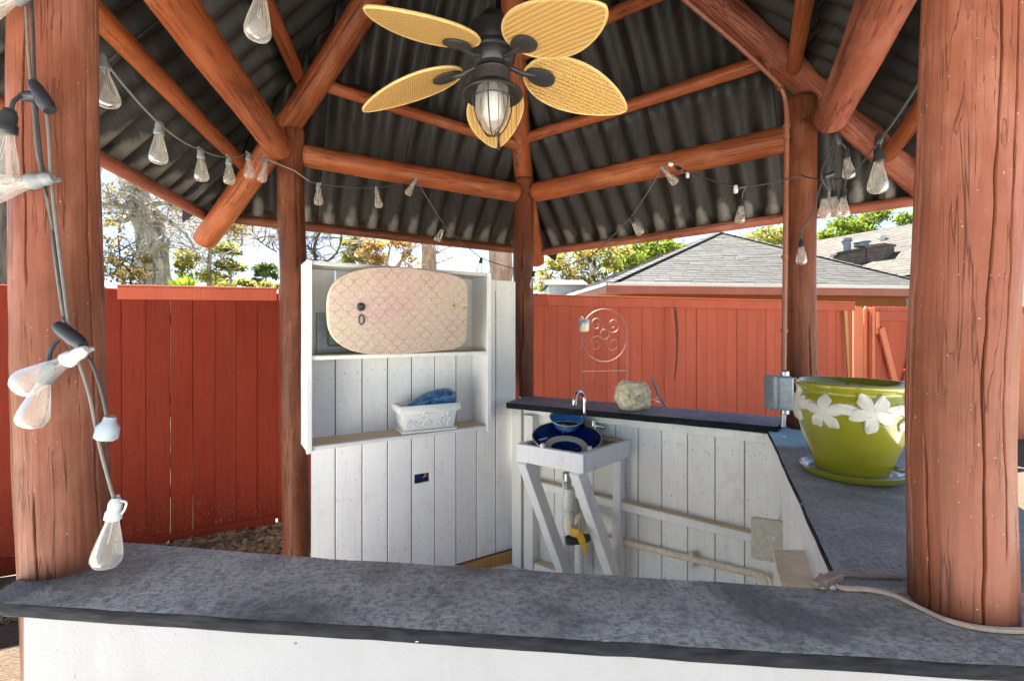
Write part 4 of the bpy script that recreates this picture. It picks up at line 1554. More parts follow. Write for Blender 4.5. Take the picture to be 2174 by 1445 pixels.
mb.beam(at(1213, 1128, 3.07), at(1230, 1133, 3.05), 0.05, 0.014, (0, -1, .2))
mb.beam(at(1229, 1131, 3.05), at(1238, 1152, 3.04), 0.044, 0.014, (0, -1, .2))
mb.beam(at(1237.5, 1150, 3.04), at(1245, 1172, 3.04), 0.026, 0.013, (0, -1, .2))
mb.build('lever', 'yellow', vv)
wpipe = thing('water_pipe', 'tan plastic water pipe running low along the back bar boards', 'pipe', tuple(at(1400, 1165, 3.1)))
mb = MB()


def onw(px_, py_, out):
    """pixel to the back bar's board face"""
    rx = (px_ - 1087) / F
    # W0 + DW u + NW out : X = rx*Y
    u_ = (W0.x + NW.x * out - rx * (W0.y + NW.y * out)) / (rx * DW.y - DW.x)
    p = W0 + DW * u_ + NW * out
    p.z = H - (py_ - 700) / F * p.y
    return p


mb.tube([onw(1246, 1137, .05), onw(1275, 1140, .05), onw(1330, 1151, .04), onw(1450, 1181, .04), onw(1560, 1208, .04)] + smooth_path([onw(1600, 1217, .04), onw(1617, 1222, .042), onw(1626, 1231, .045), onw(1628, 1245, .045), onw(1628, 1300, .045)], 4), 0.021, 12)
mb.build('pipe', 'pvc', wpipe)
for px_, py_ in ((1321, 1149), (1470, 1186)):
    mb = MB()
    c_ = onw(px_, py_, .035)
    mb.beam(c_ + Vector((0, 0, -.05)), c_ + Vector((0, 0, .05)), 0.022, 0.05, NW)
    mb.build('pipe_clip', 'pvc', wpipe)

# electrical boxes
jb = thing('junction_box', 'tan weatherproof junction box at the low corner of the back and side bars', 'electrical box', tuple(at(1650, 1150, 2.5)))
mb = MB()
q_ = Matrix.Translation(at(1662, 1150, 2.47)) @ Matrix.Rotation(R(-27), 4, 'Z')
mb.bbox((-.06, -.02, -.10), (.075, .09, .08), .008, 0, q_)
mb.build('box', 'box_tan', jb)
mb = MB()
q2 = Matrix.Translation(at(1634, 1146, 2.36)) @ Matrix.Rotation(R(-27), 4, 'Z') @ Matrix.Rotation(R(-4), 4, 'X')
loft(mb, [[(x, -.012, z) for x, y, z in [(a_, 0, b_) for a_, b_, _ in rect_ring(.165, .20, 0, .02, 4)]], [(x, .018, z) for x, y, z in [(a_, 0, b_) for a_, b_, _ in rect_ring(.165, .20, 0, .02, 4)]]], q2)
mb.build('cover', 'box_tan', jb)
mb = MB()
c_ = q2 @ Vector((.022, -.0135, .02))
mb.lathe([(0, .003), (.010, .002), (.012, 0)], 12, mat=Matrix.Translation(c_) @ Matrix.Rotation(R(-27), 4, 'Z') @ Matrix.Rotation(R(90), 4, 'X'))
mb.beam(c_ + Vector((0.001, -.001, -.006)), c_ + Vector((-.002, -.001, -.026)), .006, .003, (0, -1, 0))
mb.build('sticker', 'siding', jb)
mb = MB()
mb.lathe([(.016, -.02), (.022, -.015), (.022, .0), (.026, .004), (.026, .016), (.018, .022)], 12, mat=Matrix.Translation(at(1663, 1108, 2.48)))
mb.build('fitting', 'box_tan', jb)

ub2 = thing('gray_outlet_cover', 'blue-grey weatherproof outlet box on the conduit of the right back post', 'electrical box', tuple(at(1660, 835, 2.72)))
Yb = 2.74
q_ = Matrix.Translation(at(1661, 833, Yb)) @ Matrix.Rotation(R(-24), 4, 'Z')
mb = MB()
mb.bbox((-.022, -.045, -.095), (.052, .045, .095), .008, 0, q_)
mb.build('box', 'box_grey', ub2)
mb = MB()
loft(mb, [[(x, -.0485, z) for x, z, _ in rect_ring(.095, .20, 0, .015, 4)], [(x, -.075, z) for x, z, _ in rect_ring(.095, .20, 0, .015, 4)], [(x, -.080, z) for x, z, _ in rect_ring(.083, .188, 0, .015, 4)]], q_ @ Matrix.Translation((-.055, 0, 0)) @ Matrix.Rotation(R(-62), 4, 'Z') @ Matrix.Translation((0.0, .06, 0)))
mb.build('cover', 'box_lid', ub2)
for z_ in (-.075, .075):
    mb = MB()
    pts_ = [q_ @ Vector((.062 + .011 * math.cos(a), 0, z_ + .011 * math.sin(a))) for a in [2 * PI * i / 12 for i in range(13)]]
    mb.tube(pts_, .0045, 6)
    mb.build('mount_lug', 'box_grey', ub2)
for z_ in (.105, -.108):
    mb = MB()
    mb.lathe([(.0, .02), (.02, .02), (.024, .016), (.024, -.012), (.02, -.016)], 12, mat=q_ @ Matrix.Translation((.012, 0, z_)))
    mb.build('fitting', 'steel', ub2)

cd = thing('conduit', 'thin brown-painted conduit along the right rafter and down the right back post', 'conduit', tuple(at(1668, 500, 2.76)))
Yk = 2.765
mb = MB()
mb.tube(smooth_path([at(1335, -110, 2.40), at(1440, -12, 2.53), at(1560, 90, 2.64), at(1640, 165, 2.71), at(1660, 190, 2.74), at(1669, 225, 2.755), at(1670, 300, 2.76), at(1667, 560, 2.76), at(1664, 790, 2.755)], 6), 0.0135, 10)
mb.build('pipe', 'brown_conduit', cd)
mb = MB()
mb.tube([at(1664, 868, 2.75), at(1663, 905, 2.75)], 0.013, 10)
mb.build('gray_pipe', 'steel', cd)
for px_, py_, Y_ in ((1670, 268, 2.76), (1669, 290, 2.76), (1666, 545, 2.76), (1665, 702, 2.757), (1630, 152, 2.70), (1658, 186, 2.735)):
    mb = MB()
    c_ = at(px_, py_, Y_)
    mb.tube([c_ + Vector((0, 0, -.010)), c_ + Vector((0, 0, .010))], 0.019, 10)
    mb.build('strap', 'brown_conduit', cd)
mb = MB()
mb.tube([at(1664, 925, 2.62), at(1661, 1100, 2.50)], 0.012, 10)
mb.build('gray_pipe', 'pvc_white', cd)

ubx = thing('beige_box', 'beige box with a sandy top tucked under the side bar counter', 'box', (0.98, 1.6, 0))
mb = MB()
zt_ = H - 0.80
mb.prism([(0.838, 1.475), (1.015, 1.475), (1.118, 1.735), (0.955, 1.735)], zt_ - 0.50, zt_ - 0.022)
mb.build('body', 'pvc_white', ubx)
mb = MB()
mb.prism([(0.832, 1.468), (1.018, 1.468), (1.121, 1.738), (0.950, 1.738)], zt_ - 0.021, zt_)
mb.build('lid', 'sand_board', ubx)
mb = MB()
mb.prism([(0.85, 1.49), (1.00, 1.49), (1.10, 1.72), (0.965, 1.72)], 0, zt_ - 0.501)
mb.build('base', 'cream', ubx)

# ------------------------------------------------------------------ big green pot on the side bar
pc = Vector((1.384, 1.945, ZC - 0.0095))
po = thing('green_planter', 'large glossy olive green planter with a white flower garland on the side bar', 'planter', tuple(pc))
ZP = 0.026
pot_prof = [(0.0, .02), (.118, .02), (.126, .026), (.150, .09), (.178, .17), (.1965, .245), (.199, .285), (.193, .315), (.183, .335), (.184, .347), (.197, .360), (.200, .371), (.195, .379), (.184, .378), (.176, .365), (.170, .335), (.180, .285)]


def pot_r(z):
    pr = [(r, zz) for r, zz in pot_prof[1:12]]
    for (r0, z0), (r1, z1) in zip(pr, pr[1:]):
        if z0 <= z <= z1:
            return r0 + (r1 - r0) * (z - z0) / (z1 - z0)
    return .19


mb = MB()
sp_ = []
for i in range(len(pot_prof) - 1):
    a, b, c, d = [pot_prof[min(len(pot_prof) - 1, max(0, i + k))] for k in (-1, 0, 1, 2)]
    for j in range(3):
        t_ = j / 3
        sp_.append(tuple(0.5 * (2 * b[m] + (c[m] - a[m]) * t_ + (2 * a[m] - 5 * b[m] + 4 * c[m] - d[m]) * t_ ** 2 + (3 * b[m] - a[m] - 3 * c[m] + d[m]) * t_ ** 3) for m in (0, 1)))
sp_ = [(max(0.0, r), z) for r, z in sp_] + [(.18, .27), (.0, .27)]
mb.lathe(sp_, 72, mat=Matrix.Translation(pc), mis=[0] * (len(sp_) - 2) + [1])
mb.build('pot', ['pot', 'pot_inner'], po)
mb = MB()
mb.lathe([(0, .0), (.155, .0), (.172, .006), (.181, .020), (.184, .031), (.179, .033), (.168, .022), (.150, .016)], 64, mat=Matrix.Translation(pc))
mb.lathe([(.150, .0165), (.118, .020), (0, .0205)], 64, mi=1, mat=Matrix.Translation(pc))
mb.build('saucer', ['pot', 'saucer_dust'], po)


def on_pot(th, z, out):
    r = pot_r(z) + out
    return pc + Vector((r * math.cos(th), r * math.sin(th), z))


def appl(rf, th0, z0, n=60, thick=.008):
    """a raised shape on the pot: rf(angle) is its outline radius"""
    mb = MB()
    lev = [(1.0, -.002), (1.0, thick * .6), (.88, thick), (.45, thick * .75), (.2, thick * 1.0)]
    vs_ = []
    for k, o_ in lev:
        for i in range(n):
            a = 2 * PI * i / n
            r_ = rf(a) * k
            rid = 0.0
            z_ = z0 + r_ * math.sin(a)
            th = th0 + r_ * math.cos(a) / .195
            vs_.append(on_pot(th, z_, o_ + rid))
    fs = []
    for k in range(len(lev) - 1):
        for i in range(n):
            j = (i + 1) % n
            fs.append((k * n + i, k * n + j, k * n + n + j, k * n + n + i))
    ci = len(vs_)
    vs_.append(on_pot(th0, z0, thick * .7))
    for i in range(n):
        fs.append(((len(lev) - 1) * n + i, (len(lev) - 1) * n + (i + 1) % n, ci))
    mb.add(vs_, fs, 0, True)
    return mb


def flower_r(R0, ph):
    def f(a):
        x = abs(math.cos(2.5 * (a - ph)))
        return R0 * (0.42 + 0.58 * x ** 0.75) * (1 + .05 * math.sin(13 * a) + .04 * math.sin(7 * a + ph))
    return f


def leaf_r(L_, W_, ph):
    def f(a):
        c_, s_ = math.cos(a - ph), math.sin(a - ph)
        return 1 / math.sqrt((c_ / L_) ** 2 + (s_ / W_) ** 2) * (1 + .06 * math.sin(9 * a))
    return f


cam_th = math.atan2(-pc.y, -pc.x)
for k in range(8):
    th_ = cam_th - R(29) + k * R(45) - R(0)
    big = (k % 2 == 0)
    appl(flower_r(.076 if k != 0 else .07, R(18 + k * 31)), th_ + R(3), .268 + (.012 if k % 2 else 0), 60, .010).build('flower', 'pot_flower', po)
    appl(leaf_r(.050, .021, R(10 if k % 2 else -8)), th_ + R(24), .288, 30, .007).build('leaf', 'pot_flower', po)

# tan cord on the counter
ec = thing('extension_cord', 'tan flat extension cord with a plug end snaking round the right front post', 'cord', tuple(at(1760, 1235, 1.09)))


def onc(px_, py_, dz=0.006, zz=None):
    z_ = (ZC if zz is None else zz) + dz
    Y_ = (H - z_) * F / (py_ - 700)
    return Vector(((px_ - 1087) / F * Y_, Y_, z_))


mb = MB()
path = smooth_path([onc(1776, 1243, .007), onc(1795, 1248), onc(1850, 1251), onc(1900, 1264), onc(1955, 1290), onc(2010, 1315), onc(2075, 1331), onc(2140, 1337), onc(2240, 1338)], 6)
for o_ in (-.0032, .0032):
    mb.tube([p + Vector((0, o_, 0)) for p in path], 0.0042, 7)
mb.build('cord', 'tan_cord', ec)
mb = MB()
path = smooth_path([onc(1776, 1222, .008, ZC - .01), onc(1800, 1219, .006, ZC - .01), onc(1850, 1222, .006, ZC - .01), onc(1920, 1224, .006, ZC - .01)], 6)
for o_ in (-.0032, .0032):
    mb.tube([p + Vector((0, o_, 0)) for p in path], 0.0042, 7)
mb.build('cord', 'plug', ec)
mb = MB()
a_, b_ = onc(1742, 1236, .012), onc(1780, 1221, .012)
mb.beam(a_, b_, 0.024, 0.018)
mb.beam(onc(1726, 1240, .012), onc(1744, 1234, .012), 0.019, 0.014)
mb.beam(a_.lerp(b_, .2) - Vector((0, .016, 0)), a_.lerp(b_, .2) + Vector((0, .016, 0)), 0.008, 0.024)
mb.build('plug', 'plug', ec)

# rock, stake, trellis
rc = at(1344, 833, 3.33)
rc.z = H - 0.557 + .0
rk = MB()
nn, mm = 40, 26
vs_, fs = [], []
for i in range(mm + 1):
    ph = PI * i / mm
    for j in range(nn):
        a = 2 * PI * j / nn
        d = Vector((math.sin(ph) * math.cos(a), math.sin(ph) * math.sin(a), math.cos(ph)))
        r = 1 + .16 * mn.noise(d * 1.6 + Vector((3, 1, 7))) + .09 * mn.noise(d * 5) - .06 * abs(mn.noise(d * 11))
        if d.z > 0.75:
            r -= .16 * math.exp(-((d.x - .1) / .3) ** 2)
        bq = [math.copysign(abs(k) ** 0.72, k) for k in d]
        p = Vector((bq[0] * .122 * r, bq[1] * .08 * r, bq[2] * .112 * r))
        p.z = max(p.z, -.100)
        vs_.append(rc + p + Vector((0, 0, .100)))
for i in range(mm):
    for j in range(nn):
        k = (j + 1) % nn
        fs.append((i * nn + j, i * nn + nn + j, i * nn + nn + k, i * nn + k))
rk.add(vs_, fs, 0, True)
tag(rk.build('rock', 'rock', None, tuple(rc)), 'pale pitted limestone rock standing on the back bar counter', 'rock')

sp = thing('garden_wand', 'thin dark garden wand leaning behind the back bar beside the rock', 'garden tool', tuple(at(1412, 862, 3.45)))
mb = MB()
mb.tube([at(1384, 800, 3.62), at(1392, 822, 3.58), at(1398, 838, 3.55), at(1414, 864, 3.5)], [.006, .011, .009, .010], 8)
mb.tube([at(1414, 864, 3.5), at(1470, 1010, 3.45)], .010, 8)
mb.build('rod', 'box_lid', sp)
mb = MB()
mb.tube(smooth_path([at(1383, 848, 3.52), at(1391, 846, 3.53), at(1398, 842, 3.54), at(1403, 853, 3.52), at(1392, 850, 3.52)], 4), .004, 6)
mb.build('cable_loop', 'steel', sp)

Yt = 4.45
tr = thing('wire_trellis', 'rusty wire garden trellis with a scrolled circle in front of the red fence', 'trellis', tuple(at(1285, 880, Yt)))
ft = Vector((0.95, 0.312, 0)).normalized()
tc_ = at(1284, 712, Yt)


def ring(c_, r, a0=0, a1=360, n=36):
    return [c_ + ft * (r * math.cos(R(a0 + (a1 - a0) * i / n))) + Vector((0, 0, r * math.sin(R(a0 + (a1 - a0) * i / n)))) for i in range(n + 1)]


mb = MB()
mb.tube(ring(tc_, .245), .0065, 6, cap=False)
mb.build('ring', 'rust_wire', tr)
mb = MB()
mb.tube(ring(tc_ + Vector((0, 0, .01)), .045, n=20), .0045, 6, cap=False)
for k in range(4):
    a = R(45 + 90 * k)
    c_ = tc_ + ft * (.125 * math.cos(a)) + Vector((0, 0, .125 * math.sin(a) + .01))
    pts_ = []
    for j in range(26):
        aa = a + PI + j * .30
        rr_ = .078 * (1 - j / 34)
        pts_.append(c_ + ft * (rr_ * math.cos(aa)) + Vector((0, 0, rr_ * math.sin(aa))))
    mb.tube(pts_, .0042, 5)
mb.build('scroll', 'rust_wire', tr)
for s_ in (-1, 1):
    mb = MB()
    mb.tube([tc_ + ft * (.236 * s_) + Vector((0, 0, .07)), tc_ + ft * (.240 * s_) + Vector((0, 0, -.32)), tc_ + ft * (.20 * s_) + Vector((0, 0, -1.55))], .006, 6)
    mb.tube([tc_ + ft * (.10 * s_) + Vector((0, 0, -.24)), tc_ + ft * (.07 * s_) + Vector((0, 0, -1.5))], .0035, 5)
    mb.build('leg', 'rust_wire', tr)
mb = MB()
mb.tube([tc_ + ft * (-.243) + Vector((0, 0, -.33)), tc_ + ft * .243 + Vector((0, 0, -.335))], .005, 6)
mb.build('crossbar', 'rust_wire', tr)
sl = thing('solar_light', 'small cream solar lamp hung at the trellis edge before the fence', 'lamp', tuple(at(1240, 690, Yt - .02)))
mb = MB()
mb.lathe([(0, -.062), (.035, -.06), (.047, -.045), (.050, -.01), (.050, 0)], 16, mat=Matrix.Translation(at(1240, 690, Yt - .06)))
mb.build('lens', 'cream_glaze', sl)
mb = MB()
mb.lathe([(.052, -.004), (.054, .02), (.045, .05), (.02, .055), (0, .055)], 16, mat=Matrix.Translation(at(1240, 690, Yt - .06)))
mb.build('cap', 'steel', sl)
mb = MB()
mb.tube(smooth_path([at(1240, 679, Yt - .06), at(1236, 672, Yt - .03), at(1231, 676, Yt), at(1229, 684, Yt - .005)], 4), .003, 5)
mb.build('hook', 'steel', sl)

# ------------------------------------------------------------------ ceiling fan
FC = Vector((-0.10, 2.47, H + 1.36))
fan = thing('ceiling_fan', 'black ceiling fan with five woven palm-leaf blades and a caged lantern', 'ceiling fan', tuple(FC))


def fl(prof, name, mat, seg=36, c_=FC):
    mb = MB()
    mb.lathe(prof, seg, mat=Matrix.Translation(c_))
    return mb.build(name, mat, fan)


fl([(.0, 1.36), (.016, 1.36), (.016, .26), (.0, .26)], 'downrod', 'fan_metal', 14)
fl([(.0, .275), (.055, .27), (.075, .235), (.10, .215), (.125, .19), (.128, .12), (.118, .095), (.122, .085), (.122, .07), (.112, .062), (.115, .03), (.095, -.002), (.07, -.006), (.0, -.006)], 'motor_housing', 'fan_metal', 44)
fl([(.0, -.007), (.074, -.007), (.088, -.02), (.092, -.03), (.088, -.04), (.092, -.075), (.088, -.09), (.07, -.096), (.0, -.096)], 'switch_housing', 'fan_metal', 40)
fl([(.0, -.0965), (.075, -.0965), (.10, -.105), (.13, -.120), (.154, -.140), (.157, -.150), (.152, -.154), (.146, -.150), (.12, -.128), (.085, -.112), (.0, -.110)], 'lantern_hood', 'fan_metal', 48)
fl([(.080, -.115), (.088, -.15), (.090, -.19), (.084, -.235), (.066, -.285), (.035, -.325), (.0, -.34)], 'lantern_glass', 'lamp_glass', 40)
fl([(.0, -.13), (.03, -.135), (.045, -.18), (.044, -.23), (.03, -.27), (.0, -.28)], 'lamp_bulb', 'frost', 24)
mb = MB()
for k in range(3):
    a = R(20 + 60 * k)
    cs = [(.107, -.128), (.108, -.16), (.104, -.205), (.094, -.25), (.074, -.30), (.04, -.345), (.0, -.358)]
    pp = [FC + Vector((r * math.cos(a), r * math.sin(a), z)) for r, z in cs] + [FC + Vector((-r * math.cos(a), -r * math.sin(a), z)) for r, z in cs[::-1][1:]]
    mb.tube(smooth_path(pp, 3), .0035, 6)
for r_, z_ in ((.107, -.175),):
    mb.tube([FC + Vector((r_ * math.cos(2 * PI * i / 36), r_ * math.sin(2 * PI * i / 36), z_)) for i in range(37)], .0035, 6, cap=False)
mb.build('cage', 'fan_metal', fan)
for dx, dy, z0, z1 in ((.035, -.15, -.13, -.40), (.125, .05, -.10, -.42)):
    mb = MB()
    top = FC + Vector((dx, dy, z0))
    k = int((z0 - z1) / .007)
    mb.tube([top, top + Vector((0, 0, z1 - z0))], .0016, 5)
    o_ = mb.build('pull_chain', 'fan_metal', fan)
    mb = MB()
    mb.lathe([(.0, .0), (.006, -.004), (.009, -.018), (.005, -.026), (.0055, -.05), (.010, -.078), (.0095, -.082), (.0, -.082)], 12, mat=Matrix.Translation(top + Vector((0, 0, z1 - z0))))
    mb.build('pull_knob', 'fan_metal', o_)

RI, RO = 0.185, 0.800


def blade_half(t_):
    return 0.178 * (math.sin(PI * min(1, t_ ** 0.80)) ** 0.62) * (1 - 0.10 * t_)


bm = MB()
NU, NV = 40, 14
vs_, fs = [], []
for side in (0, 1):
    for i in range(NU + 1):
        t_ = i / NU
        x = RI + (RO - RI) * t_
        w_ = max(0.004, blade_half(min(.9995, max(.0005, t_))))
        for j in range(NV + 1):
            y = w_ * (2 * j / NV - 1)
            z = -0.010 * (1 - (y / .18) ** 2) * 0 + (.005 if side == 0 else -.005) - .03 * (t_ ** 2) * .4
            vs_.append((x, y, z))
off = (NU + 1) * (NV + 1)
for i in range(NU):
    for j in range(NV):
        a = i * (NV + 1) + j
        fs.append((a, a + NV + 1, a + NV + 2, a + 1))
        fs.append((off + a, off + a + 1, off + a + NV + 2, off + a + NV + 1))
bm.add(vs_, fs, 0, True)
blade_me = bm.mesh('blade', 'woven')
rm = MB()
opts = []
for s_ in (1, -1):
    seq = range(0, 49) if s_ == 1 else range(48, -1, -1)
    for i in seq:
        t_ = i / 48
        opts.append((RI + (RO - RI) * t_, s_ * max(.003, blade_half(min(.9995, max(.0005, t_)))), -.012 * t_ ** 2))
rm.tube(opts + [opts[0]], .0075, 6, cap=False)
rim_me = rm.mesh('rim', 'rim_rope')
ir = MB()
rg = []
for k, z_ in ((.9, -.0065), (1.0, -.011), (1.0, -.019), (.85, -.024)):
    rg.append([(RI + .085 + .082 * k * math.cos(2 * PI * i / 28), .056 * k * math.sin(2 * PI * i / 28) * (1 + .15 * math.cos(2 * PI * i / 28)), z_) for i in range(28)])
loft(ir, rg[::-1], None, smooth=True)
iron_me = ir.mesh('blade_iron', 'fan_metal')
for k in range(5):
    th_ = R(90 + 72 * k)
    q_ = Quaternion((0, 0, 1), th_) @ Quaternion((0, 1, 0), R(11.5)) @ Quaternion((1, 0, 0), R(-13))
    base = FC + Vector((0, 0, .055))
    b_ = link('blade', blade_me, base, fan, q_)
    ORG[b_] = base
    for nm, me_ in (('rim', rim_me), ('blade_iron', iron_me)):
        o_ = bpy.data.objects.new(nm, me_)
        COL.objects.link(o_)
        o_.parent = b_
    mb = MB()
    d = Vector((math.cos(th_), math.sin(th_), 0))
    tip = base + q_ @ Vector((RI + .03, 0, -.02))
    mb.tube(smooth_path([FC + d * .09 + Vector((0, 0, .012)), FC + d * .135 + Vector((0, 0, .0)), tip - d * .03 + Vector((0, 0, -.005)), tip + d * .03], 4), .013, 8)
    mb.build('blade_arm', 'fan_metal', fan)

# ------------------------------------------------------------------ string lights
bulb_prof = [(.0125, -.040), (.0140, -.052), (.0175, -.066), (.0235, -.090), (.0282, -.112), (.0300, -.124), (.0290, -.134), (.0235, -.143), (.013, -.148), (.0, -.149)]
sm_ = MB().lathe([(.0, .006), (.008, .006), (.011, .0), (.0135, -.006), (.0135, -.022), (.0165, -.026), (.017, -.040), (.0135, -.043)], 16)
sm_.box((.012, -.003, -.012), (.019, .003, .008))
SOCK = {m: sm_.mesh('socket', m) for m in ('black', 'socket_grey', 'socket_white')}
bm = MB().lathe(bulb_prof, 20)
for s_ in (-1, 1):
    bm.tube([(.003 * s_, 0, -.048), (.005 * s_, 0, -.07), (.004 * s_, .002, -.095)], .0005, 4, mi=1)
BULB = bm.mesh('bulb', ['bulb', 'steel'])


def bulb(parent, p, d=(0, 0, -1), mat='black', scale=1.0, roll=0.0):
    """socket with its bulb, hung at p and pointing along d"""
    d = Vector(d).normalized()
    q = (-d).to_track_quat('Z', 'Y') @ Quaternion((0, 0, 1), roll)
    s_ = link('socket', SOCK[mat], p, parent, q)
    s_.scale = (scale,) * 3
    b = bpy.data.objects.new('bulb', BULB)
    COL.objects.link(b)
    b.parent = s_
    return s_


def cable(parent, pts, r=.004, mat='cable', smooth=True, name='cable'):
    mb = MB()
    mb.tube(smooth_path(pts, 5) if smooth else pts, r, 7)
    return mb.build(name, mat, parent)


def connector(parent, p, d, L_=.05, r=.011, mat='black'):
    p, d = Vector(p), Vector(d).normalized()
    mb = MB()
    mb.tube([p - d * L_ / 2, p - d * L_ * .3, p + d * L_ * .25, p + d * L_ / 2], [r * .7, r, r * 1.15, r * .9], 9)
    return mb.build('connector', mat, parent)


# string down the left front post
s1 = thing('light_string', 'black bulb string looped down the face of the left front post', 'string lights', tuple(at(140, 600, 1.09)), 'string lights round the gazebo')
Yp = 1.083
cable(s1, [at(45, -60, 1.09), at(55, 20, 1.09), at(60, 110, 1.085), at(68, 200, Yp), at(78, 320, Yp), at(92, 385, Yp), at(108, 470, Yp), at(122, 590, Yp), at(138, 690, 1.075), at(158, 760, 1.07)], .0032, 'cable_grey')
cable(s1, [at(62, -60, 1.09), at(70, 60, 1.085), at(73, 160, Yp), at(82, 290, Yp), at(96, 400, Yp), at(112, 500, Yp), at(128, 620, Yp), at(135, 680, 1.075)], .0032)
cable(s1, [at(98, 235, Yp), at(104, 300, Yp), at(108, 375, Yp), at(118, 470, Yp), at(134, 600, Yp), at(148, 700, 1.07), at(168, 770, 1.065), at(190, 840, 1.068), at(210, 940, 1.072), at(228, 1010, 1.075), at(243, 1062, 1.075)], .0036, 'cable_grey')
cable(s1, [at(170, 740, 1.065), at(192, 765, 1.065), at(206, 800, 1.065), at(220, 850, 1.068), at(226, 882, 1.07)], .0036)
cable(s1, [at(60, 202, 1.075), at(42, 206, 1.06), at(28, 218, 1.05), at(24, 242, 1.045)], .0042)
connector(s1, at(88, 205, 1.07), at(106, 235, 1.07) - at(70, 175, 1.07), .075, .014)
connector(s1, at(64, 205, 1.07), Vector((1, 0, 0)), .04, .011)
connector(s1, at(148, 712, 1.06), at(178, 738, 1.06) - at(118, 690, 1.06), .075, .015)
cable(s1, [at(125, 722, 1.058), at(112, 735, 1.05), at(105, 755, 1.045), at(104, 768, 1.04)], .0045)
bulb(s1, at(20, 238, 1.045), (-.12, -.05, -1), 'black', 1.12)
bulb(s1, at(106, 378, 1.06), (-1, -.06, -.22), 'socket_grey', 1.05)
bulb(s1, at(178, 744, 1.05), (-1, -.10, -.62), 'socket_white', 1.05)
bulb(s1, at(106, 775, 1.045), (-.30, -.04, -1), 'socket_grey', .95)
bulb(s1, at(246, 1062, 1.075), (-.12, -.06, -1), 'socket_white', 1.0)
bulb(s1, at(66, -18, 1.07), (-1, -.1, -.5), 'socket_grey', 1.0)
mb = MB()
mb.lathe([(.0, .024), (.011, .022), (.014, .008), (.022, -.002), (.023, -.026), (.018, -.030), (.0, -.030)], 14, mat=Matrix.Translation(at(230, 904, 1.068)) @ Matrix.Rotation(R(12), 4, 'Y'))
mb.build('empty_socket', 'box_grey', s1)
mb = MB()
mb.tube(smooth_path([at(256, 1062, 1.07), at(268, 1066, 1.07), at(264, 1082, 1.07), at(258, 1090, 1.07)], 4), .0022, 5)
mb.build('clip', 'socket_white', s1)

# string across the left bay
s2 = thing('light_string', 'drooping string of clear bulbs in the left bay beside the left front post', 'string lights', tuple(at(420, 320, 2.3)), 'string lights round the gazebo')
pb = [(214, 118, 1.35), (338, 262, 1.75), (426, 318, 2.25), (486, 334, 2.62), (527, 326, 2.85), (566, 338, 3.00)]
P2 = [at(180, 60, 1.26)] + [at(x, y, Y) for x, y, Y in pb]
cab = []
for a, b in zip(P2, P2[1:]):
    cab += sag(a, b, 0.012 * (b - a).length * 2)[:-1]
cab += [P2[-1], at(600, 352, 3.02), at(625, 362, 3.03), at(655, 384, 3.08)]
cable(s2, cab, .0038, 'cable_grey', False)
for (x, y, Y), d in zip(pb, ((.16, 0, -1), (-.02, 0, -1), (.04, 0, -1), (.02, 0, -1), (.06, 0, -1), (-.22, -.05, -1))):
    bulb(s2, at(x, y, Y), d, 'socket_grey', 1.0)

s2b = thing('light_string', 'single hanging clear bulb on a string near the front of the roof', 'string lights', tuple(at(555, -30, 1.14)), 'string lights round the gazebo')
cable(s2b, sag(Vector((PF_L.x + .02, PF_L.y, H + 1.0)), at(560, -42, 1.15), .02, 8) + sag(at(560, -42, 1.15), Vector((PF_R.x, PF_R.y, H + 1.05)), .03, 12)[1:], .0038, 'cable_grey', False)
bulb(s2b, at(558, -44, 1.15), (-.10, 0, -1), 'socket_grey', 1.0)

# string along the back
s3 = thing('light_string', 'long bulb string festooned across the two back bays', 'string lights', tuple(at(1110, 560, 3.8)), 'string lights round the gazebo')
bk = [(676, 390, 3.10, (0, 0, -1), 'socket_grey'), (799, 399, 3.30, (.14, 0, -1), 'socket_grey'), (884, 380, 3.52, (-.55, -.1, -1), 'socket_grey'),
      (944, 478, 3.64, (-.5, 0, -1), 'black'), (1022, 548, 3.72, (-.16, 0, -1), 'black'), (1132, 577, 3.92, (0, .1, -1), 'black'), (1249, 547, 3.55, (.42, .2, -1), 'black'),
      (1337, 464, 3.30, (.75, 0, -1), 'black'), (1406, 357, 3.12, (.85, -.1, -1), 'socket_grey'), (1575, 424, 2.78, (-.1, 0, -1), 'black')]
P3 = [at(655, 384, 3.08)]
P3 += [at(x, y, Y) for x, y, Y, d, m_ in bk[:-1]]
cab = []
for a, b in zip(P3, P3[1:]):
    cab += sag(a, b, 0.03 * (b - a).length)[:-1]
cab += [P3[-1]]
cable(s3, cab, .0036, 'cable', False)
for x, y, Y, d, m_ in bk:
    bulb(s3, at(x, y, Y), d, m_, .93)
cable(s3, sag(at(1425, 350, 3.10), at(1568, 398, 2.78), .012) + sag(at(1575, 398, 2.78), at(1700, 372, 2.72), .01)[1:] + sag(at(1700, 372, 2.72), at(1800, 376, 2.45), .02)[1:] + sag(at(1800, 376, 2.45), at(1864, 302, 1.86), .01)[1:] + sag(at(1864, 302, 1.86), at(1960, 160, 1.4), .01)[1:], .0038, 'cable', False)
connector(s3, at(1441, 358, 3.06), at(1452, 366, 3.0) - at(1428, 350, 3.1), .07, .012)
connector(s3, at(1424, 349, 3.09), Vector((1, 0, -.4)), .03, .012, 'socket_white')
connector(s3, at(1460, 371, 3.04), Vector((0, 0, -1)), .04, .010, 'socket_white')
connector(s3, at(1574, 398, 2.76), Vector((1, -.3, .2)), .05, .010)
connector(s3, at(1562, 402, 2.77), Vector((0, 0, -1)), .045, .012, 'socket_white')
cable(s3, [at(1582, 400, 2.76), at(1577, 410, 2.77), at(1575, 426, 2.78)], .0042)

